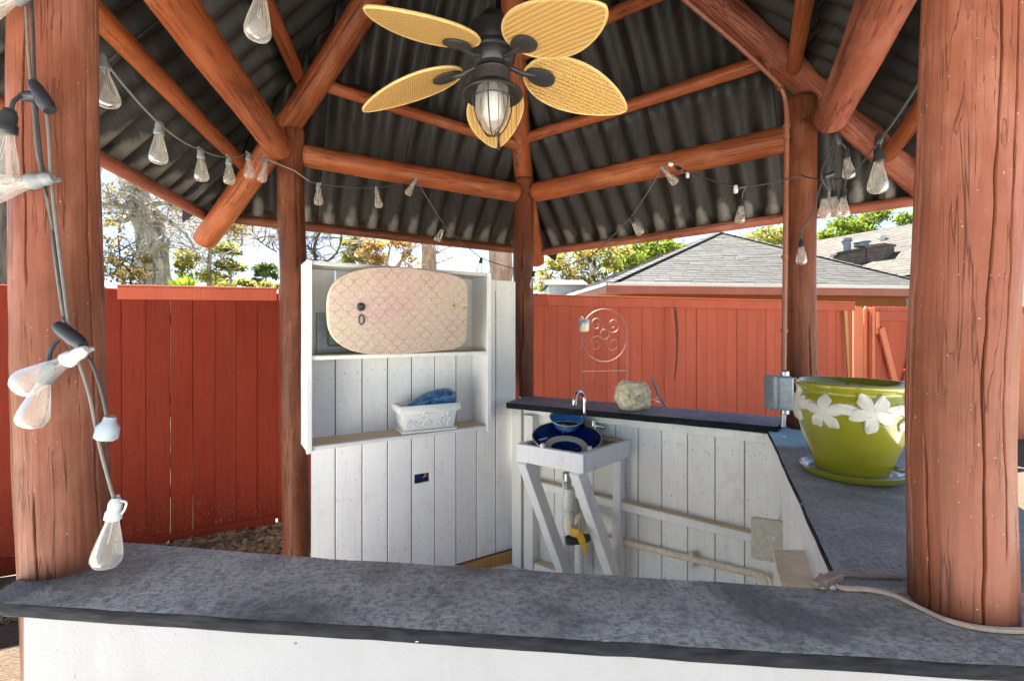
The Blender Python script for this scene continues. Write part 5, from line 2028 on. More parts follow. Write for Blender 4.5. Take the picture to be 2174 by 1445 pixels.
# bundle at the right
s4 = thing('light_string', 'bundle of black-socket bulbs hanging beside the right back post', 'string lights', tuple(at(1780, 380, 2.3)), 'string lights round the gazebo')
Yq = 2.38
top = at(1775, 288, Yq)
for dx in (-6, 0, 6):
    cable(s4, [top + Vector((dx * .001, 0, 0)), at(1768 + dx, 320, Yq), at(1755 + dx * 2, 370, Yq), at(1765 + dx, 405, Yq)], .004)
cable(s4, [top, at(1782, 300, Yq), at(1794, 312, Yq), at(1798, 322, Yq)], .0042)
cable(s4, [at(1790, 350, Yq), at(1796, 375, Yq), at(1792, 402, Yq)], .0042)
bulb(s4, at(1796, 320, Yq), (.12, 0, -1), 'black', .95)
bulb(s4, at(1750, 405, Yq + .02), (.0, 0, -1), 'black', .95)
bulb(s4, at(1770, 402, Yq + .05), (.06, 0, -1), 'black', .95)
bulb(s4, at(1790, 403, Yq), (.0, 0, -1), 'black', .95)
connector(s4, at(1778, 296, Yq), Vector((.3, 0, -1)), .06, .013)
connector(s4, at(1760, 372, Yq), Vector((1, 0, .4)), .05, .012)
bulb(s4, at(1865, 318, 1.82), (-.02, 0, -1), 'black', 1.12)
connector(s4, at(1866, 298, 1.83), Vector((.3, 0, 1)), .045, .013)
cable(s4, [at(1866, 300, 1.83), at(1866, 312, 1.82), at(1865, 322, 1.82)], .006)
cable(s4, [at(1755, 378, Yq), at(1742, 395, 2.5), at(1725, 450, 2.68), at(1703, 485, 2.76), at(1700, 498, 2.765), at(1701, 512, 2.765)], .0042)
bulb(s4, at(1701, 510, 2.765), (0, -.02, -1), 'black', .95)

# ------------------------------------------------------------------ fences
FA = [Vector((-4.9, 2.63, 0)), Vector((-2.96, 3.62, 0)), Vector((-2.02, 4.10, 0)), Vector((0.188, 4.90, 0)), Vector((4.5, 6.32, 0))]
FZ = H + 0.345
rr = random.Random(12)


def fence_run(root, a, b, mat, w, ztop, zbot, gap=.004, thick=.018, lap=False):
    d = (b - a)
    L_ = d.length
    d.normalize()
    n = max(1, round(L_ / w))
    ww = L_ / n
    ang = math.atan2(d.y, d.x)
    meshes = [MB().bbox((-ww / 2 + gap * k, -thick / 2, 0), (ww / 2 - gap * k, thick / 2, ztop - zbot), .005).mesh('plank', mat) for k in (-0.15, -0.1, 0.45)]
    for i in range(n):
        p = a + d * ((i + .5) * ww) + Vector((0, 0, zbot))
        nrm = Vector((d.y, -d.x, 0))
        p += nrm * (rr.uniform(-.003, .003) + (rr.uniform(-.002, .007) if lap else 0))
        p += nrm * rr.choice((-.0015, 0, .0015)) 
        q = Quaternion((0, 0, 1), ang + R(rr.uniform(-.8, .8))) @ Quaternion((0, 1, 0), R(rr.uniform(-.10, .10)))
        link('plank', meshes[rr.choice((0, 0, 1, 2))], p, root, q)
    return d


f1 = thing('wooden_fence', 'shade-toned red plank fence with a flat cap rail left of the shelf wall', 'fence', tuple(FA[1]))
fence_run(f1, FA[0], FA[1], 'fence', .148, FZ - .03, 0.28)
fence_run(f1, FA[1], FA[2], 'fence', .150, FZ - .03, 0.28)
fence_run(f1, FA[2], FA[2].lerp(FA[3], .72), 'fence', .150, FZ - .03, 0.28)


def caprail(root, a, b, za, zb, h, mat, out=.020, w=.022):
    d = (b - a).normalized()
    nrm = Vector((d.y, -d.x, 0))
    mb = MB()
    mb.beam(a + nrm * out + Vector((0, 0, za - h / 2)), b + nrm * out + Vector((0, 0, zb - h / 2)), w, h)
    o = mb.build('cap_rail', mat, root)
    mb = MB()
    mb.beam(a + nrm * (out - .03) + Vector((0, 0, za + .008)), b + nrm * (out - .03) + Vector((0, 0, zb + .008)), .10, .014)
    mb.build('cap_top', mat, root)
    return o


caprail(f1, FA[1] + Vector((-.02, -.01, 0)), FA[2], H + .325, H + .345, .095, 'fence_lit')
caprail(f1, FA[2] + Vector((.012, .004, 0)), FA[2].lerp(FA[3], .72), H + .345, H + .35, .095, 'fence_lit')
for a, b in ((FA[1], FA[2]), (FA[2], FA[2].lerp(FA[3], .72)), (FA[0], FA[1])):
    d = (b - a).normalized()
    nrm = Vector((d.y, -d.x, 0))
    mb = MB()
    mb.beam(a + nrm * .022 + d * .01 + Vector((0, 0, .245)), b + nrm * .022 - d * .01 + Vector((0, 0, .26)), .024, .12)
    mb.build('kick_board', 'fence', f1)
    mb = MB()
    for z_ in (.62, 1.35, 1.98):
        mb.beam(a - nrm * .035 + Vector((0, 0, z_)), b - nrm * .035 + Vector((0, 0, z_)), .04, .085)
    mb.build('back_rail', 'fence', f1)

f2 = thing('wooden_fence', 'sun-toned red plank fence behind the back bar and the trellis', 'fence', tuple(FA[3]))
s0_ = FA[2].lerp(FA[3], .72)
fence_run(f2, s0_, FA[3], 'fence_lit', .146, FZ - .02, 0.28)
fence_run(f2, FA[3], FA[4], 'fence_lit', .146, FZ - .0, 0.28, .004, .018, True)
caprail(f2, s0_ + Vector((.01, 0, 0)), FA[3] + Vector((.16, .05, 0)), H + .352, H + .356, .10, 'fence_lit', .034)
caprail(f2, FA[3] + Vector((.165, .055, 0)), FA[4], H + .350, H + .350, .10, 'fence_lit', .036)
d = (FA[4] - FA[3]).normalized()
nrm = Vector((d.y, -d.x, 0))
mb = MB()
for z_ in (.62, 1.35):
    mb.beam(FA[3] - nrm * .035 + Vector((0, 0, z_)), FA[4] - nrm * .035 + Vector((0, 0, z_)), .04, .085)
mb.build('back_rail', 'fence_lit', f2)
# one warped raw slat in the gap
wp_ = at(1432, 652, 5.38)
mb = MB()
rg = []
for k in range(9):
    z_ = wp_.z - k * .10
    x_ = .02 * math.sin(k * .4)
    rg.append([(wp_.x - .03 + x_ + a, wp_.y - .10 + b - .03 * math.sin(k * .4), z_) for a, b in ((-.016 * (1 - k * .09), 0), (.016 * (1 - k * .09), 0), (.016 * (1 - k * .09), .015), (-.016 * (1 - k * .09), .015))])
loft(mb, rg[::-1])
mb.build('warped_slat', 'log_dark', f2)
mb = MB()
wp2 = at(1790, 660, 6.2)
rg = [[(wp2.x + a + .004 * k, wp2.y - .02 + b, wp2.z - k * .13) for a, b in ((-.0 + .035 * k * .1, 0), (.045, 0), (.045, .02), (.0 + .035 * k * .1, .02))] for k in range(9)]
loft(mb, rg[::-1])
mb.build('warped_slat', 'raw_wood', f2)
# two taller dog-eared boards and the gate at the end
DG = d.copy()
g0 = at(1811, 700, 6.36)
g0.z = 0
angf = math.atan2(DG.y, DG.x)
for i, (w_, m_) in enumerate(((.178, 'fence_orange'), (.145, 'fence_orange'))):
    mb = MB()
    hgt = FZ - .28 - .03
    poly = [(-w_ / 2, 0), (w_ / 2, 0), (w_ / 2, hgt - .05), (w_ / 2 - .035, hgt), (-w_ / 2 + .035, hgt), (-w_ / 2, hgt - .05)]
    vs_ = [(x, -.009, z) for x, z in poly] + [(x, .009, z) for x, z in poly]
    mb.add(vs_, [(0, 1, 2, 3, 4, 5), (11, 10, 9, 8, 7, 6)] + [(k, 6 + k, 6 + (k + 1) % 6, (k + 1) % 6) for k in range(6)])
    link('plank', mb.mesh('plank', m_), g0 + DG * (.09 + i * .172) + Vector((0, 0, .28)), f2, Quaternion((0, 0, 1), angf))
gp0 = at(1850, 700, 6.42)
gp0.z = 0
gt = thing('garden_gate', 'salmon plank gate with a V of bracing boards at the far right of the fence', 'gate', tuple(gp0))
gw = 1.05
me = MB().bbox((-.069, -.009, 0), (.069, .009, FZ - .33), .002).mesh('plank', 'fence_lit')
for i in range(7):
    link('plank', me, gp0 + DG * (.09 + i * .146) + Vector((0, 0, .30)), gt, Quaternion((0, 0, 1), angf))
zg = FZ - .10
mb = MB()
mb.beam(gp0 + DG * .10 - nrm * -.025 + Vector((0, 0, zg - .06)), gp0 + DG * (gw - .0) - nrm * -.025 + Vector((0, 0, zg - .06)), .03, .13)
mb.build('rail', 'fence_lit', gt)
mb = MB()
mb.beam(gp0 + DG * .06 + nrm * .027 + Vector((0, 0, zg - .30)), gp0 + DG * .06 + nrm * .027 + Vector((0, 0, zg + .0)), .03, .07, DG)
mb.build('hinge_block', 'fence_orange', gt)
mb = MB()
mb.beam(gp0 + DG * .10 + nrm * .056 + Vector((0, 0, zg - .22)), gp0 + DG * .47 + nrm * .056 + Vector((0, 0, zg - 1.25)), .03, .10, DG)
mb.build('brace', 'fence_orange', gt)
mb = MB()
mb.beam(gp0 + DG * .88 + nrm * .026 + Vector((0, 0, zg - .14)), gp0 + DG * .50 + nrm * .026 + Vector((0, 0, zg - 1.25)), .03, .10, DG)
mb.build('brace', 'fence_lit', gt)
mb = MB()
mb.beam(gp0 + DG * -.02 + nrm * .02 + Vector((0, 0, 0.0)), gp0 + DG * -.02 + nrm * .02 + Vector((0, 0, FZ - .05)), .05, .05, DG)
mb.build('gate_post', 'fence_orange', gt)
f3 = thing('wooden_fence', 'orange red plank fence continuing beyond the gate past the right front post', 'fence', tuple(gp0 + DG * 1.2))
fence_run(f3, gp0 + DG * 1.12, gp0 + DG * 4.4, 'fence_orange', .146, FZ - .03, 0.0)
caprail(f3, gp0 + DG * 1.12, gp0 + DG * 4.4, FZ, FZ, .09, 'fence_lit')

# mulch bed between gazebo and fence
mb = MB()
bed = [(-5.5, 1.2), (-2.3, 1.7), (-1.78, 3.15), (-1.60, 3.33), (0.05, 4.42), (0.45, 4.30), (2.1, 3.15), (2.6, 2.6), (8.5, 3.2), (8.5, 8.0), (-5.5, 2.6)]
bed_i = [(-5.4, 1.8), (-2.5, 2.2), (-1.95, 3.2), (-1.70, 3.42), (0.05, 4.50), (0.50, 4.40), (2.2, 3.30), (2.8, 2.9), (8.4, 3.6), (8.4, 7.9), (-5.4, 2.55)]
n = len(bed)
vs_ = [(x, y, -.02) for x, y in bed] + [(x, y, .20) for x, y in bed_i]
mb.add(vs_, [tuple(range(n, 2 * n))] + [(i, (i + 1) % n, n + (i + 1) % n, n + i) for i in range(n)])
tag(mb.build('garden_bed', 'soil'), kind='structure')
rr = random.Random(77)
mb = MB()
for i in range(5200):
    u_ = rr.uniform(-3.3, -1.55)
    fy = 3.62 + (u_ + 2.96) * .51
    y_ = rr.uniform(2.6 + (u_ + 3.3) * .45, fy - .03)
    s_ = rr.uniform(.012, .042)
    c_ = Vector((u_, y_, .205 + rr.uniform(0, .022) + max(0, .05 * (y_ - fy + .5))))
    q = Quaternion(Vector((rr.uniform(-1, 1), rr.uniform(-1, 1), rr.uniform(-.3, .3))).normalized(), rr.uniform(-.7, .7)) @ Quaternion((0, 0, 1), rr.uniform(0, 6.28))
    m4 = Matrix.Translation(c_) @ q.to_matrix().to_4x4()
    mb.box((-s_, -s_ * rr.uniform(.2, .6), -.003), (s_, s_ * rr.uniform(.2, .6), .005), mat=m4)
tag(mb.build('mulch', 'chips'), 'loose brown bark mulch and leaves along the foot of the left fence', 'mulch', kind='stuff')

# ------------------------------------------------------------------ neighbouring houses
def shingle_facet(mb, A, B, T, course, tabw, seed, mi=0, proud=.016):
    """courses of shingle tabs on the triangle or trapezium with eave A-B and upper point(s) T"""
    rnd = random.Random(seed)
    A, B = Vector(A), Vector(B)
    T0, T1 = (Vector(T[0]), Vector(T[1])) if isinstance(T, (list, tuple)) else (Vector(T), Vector(T))
    S_ = (B - A)
    L_ = S_.length
    S_.normalize()
    rel = T0 - A
    U_ = rel - S_ * rel.dot(S_)
    hgt = U_.length
    U_.normalize()
    N_ = S_.cross(U_)
    if N_.z < 0:
        N_ = -N_
    l1, r1 = (T0 - A).dot(S_), (T1 - A).dot(S_)
    k = 0
    d_ = 0.0
    while d_ < hgt:
        d2 = min(hgt, d_ + course * 1.15)
        f0 = d_ / hgt
        sa_, sb_ = l1 * f0, L_ + (r1 - L_) * f0
        s_ = sa_ - rnd.uniform(0, tabw)
        while s_ < sb_:
            e_ = s_ + tabw * rnd.uniform(.75, 1.3)
            x0, x1 = max(s_, sa_), min(e_ - .012, sb_)
            if x1 - x0 > .02:
                j = rnd.uniform(-.02, .02)
                lift = proud * rnd.uniform(.7, 1.2)
                f2_ = d2 / hgt
                ua2, ub2_ = l1 * f2_, L_ + (r1 - L_) * f2_
                y0, y1 = max(x0, ua2) if x0 <= sa_ + 1e-6 else x0, min(x1, ub2_) if x1 >= sb_ - 1e-6 else x1
                y1 = max(y1, y0 + .001)
                p = [A + S_ * x0 + U_ * (d_ + j) + N_ * lift, A + S_ * x1 + U_ * (d_ + j) + N_ * lift, A + S_ * y1 + U_ * d2 + N_ * .006, A + S_ * y0 + U_ * d2 + N_ * .006]
                b = [A + S_ * x0 + U_ * (d_ + j) + N_ * .0, A + S_ * x1 + U_ * (d_ + j) + N_ * .0]
                mb.add(p + b, [(0, 1, 2, 3), (4, 5, 1, 0)], mi)
            s_ = e_
        d_ += course
        k += 1


Ze = H + 1.18
hA, hB = Vector((2.40, 12.0, Ze)), Vector((11.85, 13.12, Ze))
he = (hB - hA).normalized()
hn = Vector((-he.y, he.x, 0))
hD, hC = hA + hn * 9.4, hB + hn * 9.4
hT = at(1526, 493, 17.3)
hs = thing('neighbor_house', 'low red neighbouring house with a grey hipped shingle roof behind the right fence', 'house', tuple((hA + hC) / 2 - Vector((0, 0, Ze))))
mb = MB()
for a, b in ((hA, hB), (hB, hC), (hC, hD), (hD, hA)):
    mb.add([a, b, hT], [(0, 1, 2)])
roof_o = mb.build('roof', 'shingle_base', hs)
mb = MB()
shingle_facet(mb, hA, hB, hT, .17, .42, 3)
shingle_facet(mb, hD, hA, hT, .17, .42, 4)
mb.build('shingle_courses', 'shingle', roof_o)['kind'] = 'stuff'
mb = MB()
nhip = 30
for a in (hA, hB):
    for i in range(nhip):
        p, q = a.lerp(hT, i / nhip), a.lerp(hT, (i + 1.12) / nhip)
        dirv = (q - p).normalized()
        sd_ = dirv.cross(Vector((0, 0, 1))).normalized()
        up_ = sd_.cross(dirv)
        w_ = .16
        lo_ = .03
        vs_ = [p + up_ * .045, p + sd_ * w_ + up_ * (.045 - lo_), q + sd_ * w_ + up_ * (.03 - lo_), q + up_ * .03, p - sd_ * w_ + up_ * (.045 - lo_), q - sd_ * w_ + up_ * (.03 - lo_)]
        mb.add(vs_, [(0, 1, 2, 3), (4, 0, 3, 5)])
mb.build('hip_shingle', 'shingle', roof_o)['kind'] = 'stuff'
mb = MB()
for a, b in ((hA, hB), (hD, hA)):
    dd = (b - a).normalized()
    nn_ = Vector((dd.y, -dd.x, 0))
    mb.beam(a + nn_ * .03 + Vector((0, 0, -.03)), b + nn_ * .03 + Vector((0, 0, -.03)), .05, .075)
mb.build('drip_edge', 'shingle_edge', hs)
mb = MB()
for a, b in ((hA, hB), (hD, hA)):
    dd = (b - a).normalized()
    nn_ = Vector((dd.y, -dd.x, 0))
    mb.beam(a + nn_ * .0 + Vector((0, 0, -.165)), b + nn_ * .0 + Vector((0, 0, -.165)), .04, .19)
mb.build('fascia', 'house_red', hs)
mb = MB()
wa = [hA + he * .55 + hn * .55, hB - he * .55 + hn * .55, hC - he * .55 - hn * .55, hD + he * .55 - hn * .55]
mb.prism([(p.x, p.y) for p in wa], -.03, Ze - .25)
mb.build('wall', 'house_orange', hs)
mb = MB()
mb.prism([(p.x, p.y) for p in (hA + he * .02 + hn * .02, hB - he * .02 + hn * .02, hC - he * .02 - hn * .02, hD + he * .02 - hn * .02)], Ze - .245, Ze - .225)
mb.build('soffit', 'soffit', hs)
# fallen leaves on its roof
rr = random.Random(3)
for f_, g_ in ((.42, .38), (.52, .10), (.70, .46), (.30, .78), (.62, .72)):
    p = hA.lerp(hB, f_ * (1 - g_) + g_ * .54).lerp(hT, g_ * .9) + Vector((0, -.03, .06))
    p = (hA.lerp(hB, f_)).lerp(hT, g_) + Vector((0, -.02, .055))
    mb = MB()
    for k in range(5):
        c_ = p + Vector((rr.uniform(-.12, .12), rr.uniform(-.05, .05), rr.uniform(-.01, .02)))
        a = rr.uniform(0, 6)
        mb.add([c_ + Vector((.035 * math.cos(a), .035 * math.sin(a), 0)), c_ + Vector((-.012, .012, .018)), c_ + Vector((-.035 * math.cos(a), -.035 * math.sin(a), .0)), c_ + Vector((.012, -.018, .006))], [(0, 1, 2, 3)])
    tag(mb.build('leaf_clump', 'leaf_orange', None, tuple(p)), 'few dead leaves lying on the grey hipped roof', 'leaves', 'dead leaves on the grey roof')

# the second house
r0_, r1_ = Vector((12.6, 25.5, H + 4.12)), Vector((17.3, 14.5, H + 4.12))
rd = (r1_ - r0_).normalized()
rn = Vector((rd.y, -rd.x, 0))
if rn.x > 0:
    rn = -rn
e0_, e1_ = r0_ + rn * 5.2 + Vector((0, 0, -2.5)), r1_ + rn * 5.2 + Vector((0, 0, -2.5))
h2 = thing('far_house', 'tan gabled shingle roof house with a brick chimney behind the grey hipped roof', 'house', tuple((r0_ + r1_) / 2 * 1.0 - Vector((0, 0, H + 4.12))))
mb = MB()
o0, o1 = r0_ - rn * 5.2 + Vector((0, 0, -2.5)), r1_ - rn * 5.2 + Vector((0, 0, -2.5))
mb.add([e0_, e1_, r1_, r0_, o0, o1], [(0, 1, 2, 3), (3, 2, 5, 4)])
ro2 = mb.build('roof', 'shingle_base', h2)
mb = MB()
shingle_facet(mb, e0_, e1_, [r0_, r1_], .22, .5, 9)
mb.build('shingle_courses', 'shingle_tan', ro2)['kind'] = 'stuff'
mb = MB()
w4 = [e0_ - rn * .5, e1_ - rn * .5, o1 + rn * .5, o0 + rn * .5]
mb.prism([(p.x, p.y) for p in w4], -.03, H + 1.62)
mb.build('wall', 'siding', h2)
ck = at(1870, 520, 16.5)
cz = H + (700 - 520) * 16.5 / F
ch = MB()
m4 = Matrix.Translation((ck.x, ck.y, cz)) @ Matrix.Rotation(R(25), 4, 'Z')
ch.box((-.32, -.25, -1.9), (.32, .25, -.08), mat=m4)
ch.box((-.36, -.29, -.08), (.36, .29, 0), mat=m4)
me = ch.build('chimney', 'brick', h2)
mb = MB()
pA, pB = at(1782, 541, 17.0), at(1853, 527, 16.6)
for (q0, q1, dz, ex, mi_) in ((pA, pB, -.9, 0, 0), (pA - Vector((.12, .05, 0)), pB + Vector((.03, 0, 0)), .09, .08, 1)):
    lo0, lo1 = (Vector((0, 0, dz)), Vector((0, 0, 0))) if dz < 0 else (Vector((0, 0, .002)), Vector((0, 0, dz)))
    vs_ = [q0 + lo0, q1 + lo0, q1 + lo0 + Vector((.2, .7, 0)), q0 + lo0 + Vector((.2, .7, 0)), q0 + lo1, q1 + lo1, q1 + lo1 + Vector((.2, .7, 0)), q0 + lo1 + Vector((.2, .7, 0))]
    mb.add(vs_, [(0, 3, 2, 1), (4, 5, 6, 7), (0, 1, 5, 4), (1, 2, 6, 5), (2, 3, 7, 6), (3, 0, 4, 7)], mi_)
mb.build('chimney_shoulder', ['brick', 'shingle_tan'], h2)
for px_, py_, r_, h_, m_ in ((1797, 505, .18, .30, 'box_lid'), (1873, 498, .14, .32, 'siding'), (1903, 508, .10, .2, 'siding'), (1829, 512, .3, .12, 'box_lid')):
    mb = MB()
    mb.lathe([(0, .0), (r_, -.02), (r_ * 1.05, -h_ * .4), (r_ * .8, -h_ * .5), (r_ * .8, -h_ * 1.8)], 14, mat=Matrix.Translation(at(px_, py_, 18.2)))
    mb.build('roof_vent', m_, h2)
h3 = thing('pale_shed', 'small pale sided building seen past the left end of the grey hipped roof', 'building', tuple(at(1195, 700, 20) - Vector((0, 0, H))))
mb = MB()
p = at(1196, 604, 20)
mb.box((p.x - .6, p.y, -.03), (p.x + .9, p.y + 3, p.z))
mb.build('wall', 'siding', h3)
mb = MB()
mb.add([(p.x - .75, p.y - .15, p.z - .02), (p.x + 1.05, p.y - .15, p.z - .02), (p.x + 1.05, p.y + 3.1, p.z - .02), (p.x - .75, p.y + 3.1, p.z - .02), (p.x - .75, p.y + 1.5, p.z + .35), (p.x + 1.05, p.y + 1.5, p.z + .35)],
       [(0, 1, 5, 4), (2, 3, 4, 5), (0, 4, 3), (1, 2, 5), (3, 2, 1, 0)])
mb.build('roof', 'shingle_tan', h3)


# ------------------------------------------------------------------ trees
def leaf_quad(mb, c_, s_, rnd, elong=1.7, droop=0.0):
    n = Vector((rnd.gauss(0, 1), rnd.gauss(0, 1), rnd.gauss(0, .8) + .3)).normalized()
    x = n.orthogonal().normalized()
    a = rnd.uniform(0, 2 * PI)
    u_ = (Quaternion(n, a) @ x)
    v_ = n.cross(u_)
    l_ = s_ * elong
    mb.v += [tuple(c_ - u_ * l_ * .5), tuple(c_ + v_ * s_ * .42 - n * s_ * .1), tuple(c_ + u_ * l_ * .5), tuple(c_ - v_ * s_ * .42 - n * s_ * .1)]
    b = len(mb.v) - 4
    mb.f.append((b, b + 1, b + 2, b + 3))
    mb.mi.append(0)
    mb.sm.append(False)


def tree(name, label, base, paths, leaf_mat, bark_mat, blobs, n_leaf, leaf_s, seed, twigs=40, twig_len=.9, group=None, elong=1.7):
    """paths: hand-placed limbs [(points, r0, r1)]; blobs: leaf masses (centre, radii, weight)"""
    rnd = random.Random(seed)
    root = thing(name, label, 'tree', base, group)
    mb = MB()
    allp = []
    for pts, ra, rb_ in paths:
        sp2 = smooth_path(pts, 5)
        k = len(sp2)
        sp2 = [p + Vector((mn.noise(p * 1.1), mn.noise(p * 1.1 + Vector((5, 0, 0))), 0)) * (ra * .25) for p in sp2]
        rad = [(ra + (rb_ - ra) * i / (k - 1)) * (1 + .12 * mn.noise((i * .9, seed, 1))) for i in range(k)]
        mb.tube(sp2, rad, 14 if ra > .1 else 7)
        allp += [(p, r) for p, r in zip(sp2, rad)]
    tips = []

    def twig(p, d, L_, r, lev):
        k = 4
        pts = [p]
        for i in range(k):
            d = (d + Vector((rnd.gauss(0, .28), rnd.gauss(0, .28), rnd.gauss(0, .22)))).normalized()
            pts.append(pts[-1] + d * L_ / k)
        mb.tube(pts, [r * (1 - i / (k + .6)) for i in range(k + 1)], 4, cap=False)
        tips.extend(pts[2:])
        if lev:
            for q in pts[1:]:
                if rnd.random() < .75:
                    twig(q, (d + Vector((rnd.gauss(0, .8), rnd.gauss(0, .8), rnd.gauss(0, .6)))).normalized(), L_ * .55, r * .5, lev - 1)
    cand = [p for p, r in allp if r < .16] or [p for p, r in allp]
    for i in range(twigs):
        p = rnd.choice(cand)
        twig(p, Vector((rnd.gauss(0, 1), rnd.gauss(0, .8), rnd.uniform(-.3, .9))).normalized(), twig_len * rnd.uniform(.5, 1.3), .012 + .004 * twig_len, 2)
    mb.build('trunk', bark_mat, root)
    lb = MB()
    tot = sum(b[2] for b in blobs) or 1
    for c_, rad, w_ in blobs:
        # clumps inside each mass leave gaps for the sky
        ncl = max(4, int(26 * (rad[0] * rad[2]) ** .5))
        cl = []
        for _ in range(ncl):
            v_ = Vector((rnd.gauss(0, .5), rnd.gauss(0, .5), rnd.gauss(0, .5)))
            if v_.length > 1.05:
                v_ = v_.normalized() * rnd.uniform(.7, 1.05)
            cl.append((Vector(c_) + Vector((v_.x * rad[0], v_.y * rad[1], v_.z * rad[2])), rnd.uniform(.10, .26) * max(rad[0], rad[2]) ** .7))
        for _ in range(int(n_leaf * w_ / tot)):
            cc, cr = rnd.choice(cl)
            q = cc + Vector((rnd.gauss(0, cr), rnd.gauss(0, cr), rnd.gauss(0, cr * .62)))
            leaf_quad(lb, q, leaf_s * rnd.uniform(.6, 1.35), rnd, elong)
    if lb.v:
        lb.build('crown', leaf_mat, root)
    return root


def V(px_, py_, Y_):
    return at(px_, py_, Y_)


def gnd(px_, Y_):
    p = at(px_, 700, Y_)
    p.z = 0
    return p


G1 = 'trees behind the fence'
Y = 11.0
tree('oak_tree', 'thick grey oak trunk with bare mossy branches above the left fence', gnd(332, Y),
     [([gnd(336, Y), V(332, 700, Y), V(328, 600, Y), V(318, 500, Y), V(300, 430, Y), V(282, 385, Y)], .36, .27),
      ([V(292, 410, Y), V(262, 360, Y), V(235, 300, Y), V(215, 200, Y)], .20, .11),
      ([V(290, 400, Y), V(300, 350, Y), V(330, 250, Y)], .20, .11),
      ([V(296, 432, Y - .2), V(262, 440, Y - .3), V(225, 428, Y - .4), V(150, 440, Y)], .075, .03),
      ([V(292, 450, Y - .2), V(262, 470, Y - .3), V(222, 462, Y - .4)], .06, .02),
      ([V(310, 440, Y - .2), V(345, 430, Y - .5), V(385, 445, Y - .6), V(440, 480, Y - .6), V(490, 500, Y - .6)], .075, .02),
      ([V(316, 470, Y - .2), V(352, 465, Y - .4), V(396, 500, Y - .4), V(420, 540, Y - .4)], .05, .015),
      ([V(330, 250, Y), V(420, 300, Y), V(500, 430, Y), V(515, 520, Y)], .09, .02),
      ([V(338, 520, Y - .1), V(349, 512, Y - .3), V(352, 524, Y - .4)], .13, .10)],
     'leaf_brown', 'bark_grey', [(V(236, 440, Y + .3), (.35, .4, .6), 1.0), (V(297, 400, Y - .6), (.12, .15, .14), .35), (V(312, 548, Y - .55), (.10, .08, .08), .22), (V(408, 462, Y + .3), (.7, .6, .4), .9), (V(490, 478, Y - .5), (.5, .4, .4), 1.0)], 1500, .062, 1, 150, 1.0, G1)
tree('dark_trunk_tree', 'dark barked trunk at the far left edge above the fence', gnd(8, 7.5),
     [([gnd(8, 7.5), V(8, 600, 7.5), V(2, 420, 7.5), V(-8, 250, 7.5)], .14, .11), ([V(4, 460, 7.5), V(30, 400, 7.5), V(60, 300, 7.5)], .05, .02)],
     'leaf_green', 'bark_dark', [(V(20, 460, 8.2), (.35, .4, .8), 1), (V(-20, 600, 8.2), (.5, .5, .6), 1)], 1500, .07, 2, 14, .7, G1)
tree('autumn_shrub_tree', 'thin brown and yellow leaved sapling left of the oak trunk', gnd(262, 9),
     [([gnd(262, 9), V(262, 620, 9), V(256, 560, 9), V(250, 500, 9)], .04, .012), ([gnd(280, 9), V(278, 600, 9), V(286, 540, 9)], .03, .01)],
     'leaf_brown', 'bark_dark', [(V(255, 570, 9), (.42, .4, .40), 1.5), (V(290, 590, 9), (.30, .3, .16), .6), (V(238, 500, 9), (.22, .3, .35), .5)], 1000, .045, 3, 60, .6, G1)
tree('fan_palm', 'spiky fan palm tips just showing above the left fence cap', gnd(390, 8),
     [([gnd(390, 8), V(390, 640, 8), V(390, 625, 8)], .10, .09)], 'leaf_lime', 'bark_dark', [], 10, .05, 4, 0, .3, G1)
pr_ = [o for o in bpy.data.objects if o.name.startswith('fan_palm')][0]
mb = MB()
rr = random.Random(6)
for f_ in range(11):
    b0 = V(392, 640, 8) + Vector((rr.uniform(-.06, .06), rr.uniform(-.06, .06), 0))
    ax = Vector((rr.uniform(-.75, .75), rr.uniform(-.4, .4), 1)).normalized()
    hub = b0 + ax * rr.uniform(.12, .3)
    for k in range(12):
        a = R(-55 + 10 * k)
        dv = (ax * math.cos(a) + Vector((1, rr.uniform(-.3, .3), 0)) * math.sin(a)).normalized()
        sd_ = dv.cross(Vector((0, 1, 0))).normalized() * .012
        l_ = rr.uniform(.18, .28)
        mb.add([hub, hub + dv * l_ * .6 + sd_, hub + dv * l_, hub + dv * l_ * .6 - sd_], [(0, 1, 2, 3)])
mb.build('fronds', 'leaf_lime', pr_)
tree('pine_tree', 'airy green pine right of the oak trunk above the left fence', gnd(445, 13),
     [([gnd(445, 13), V(446, 640, 13), V(444, 560, 13), V(448, 470, 13)], .10, .03), ([V(445, 580, 13), V(470, 560, 13), V(500, 555, 13)], .03, .01), ([V(445, 560, 13), V(415, 540, 13), V(395, 535, 13)], .03, .01), ([V(446, 540, 13), V(480, 525, 13)], .03, .01)],
     'leaf_yellow', 'bark_grey', [(V(462, 522, 13), (.36, .4, .16), 1.2), (V(420, 545, 13), (.40, .4, .15), 1), (V(480, 560, 13), (.36, .4, .15), 1), (V(430, 585, 13), (.5, .4, .16), 1), (V(385, 570, 13), (.35, .4, .3), 1)], 3600, .060, 5, 60, .5, G1)
tree('pine_tree', 'slim bare-stemmed pine between the airy pine and the small round tree', gnd(490, 15),
     [([gnd(490, 15), V(489, 620, 15), V(492, 560, 15), V(494, 520, 15)], .045, .02), ([V(490, 590, 15), V(505, 575, 15)], .02, .01)],
     'leaf_green', 'bark_grey', [(V(493, 530, 15), (.30, .3, .12), 1), (V(505, 572, 15), (.25, .3, .08), .6), (V(478, 590, 15), (.2, .3, .07), .5)], 900, .07, 6, 14, .4, G1)
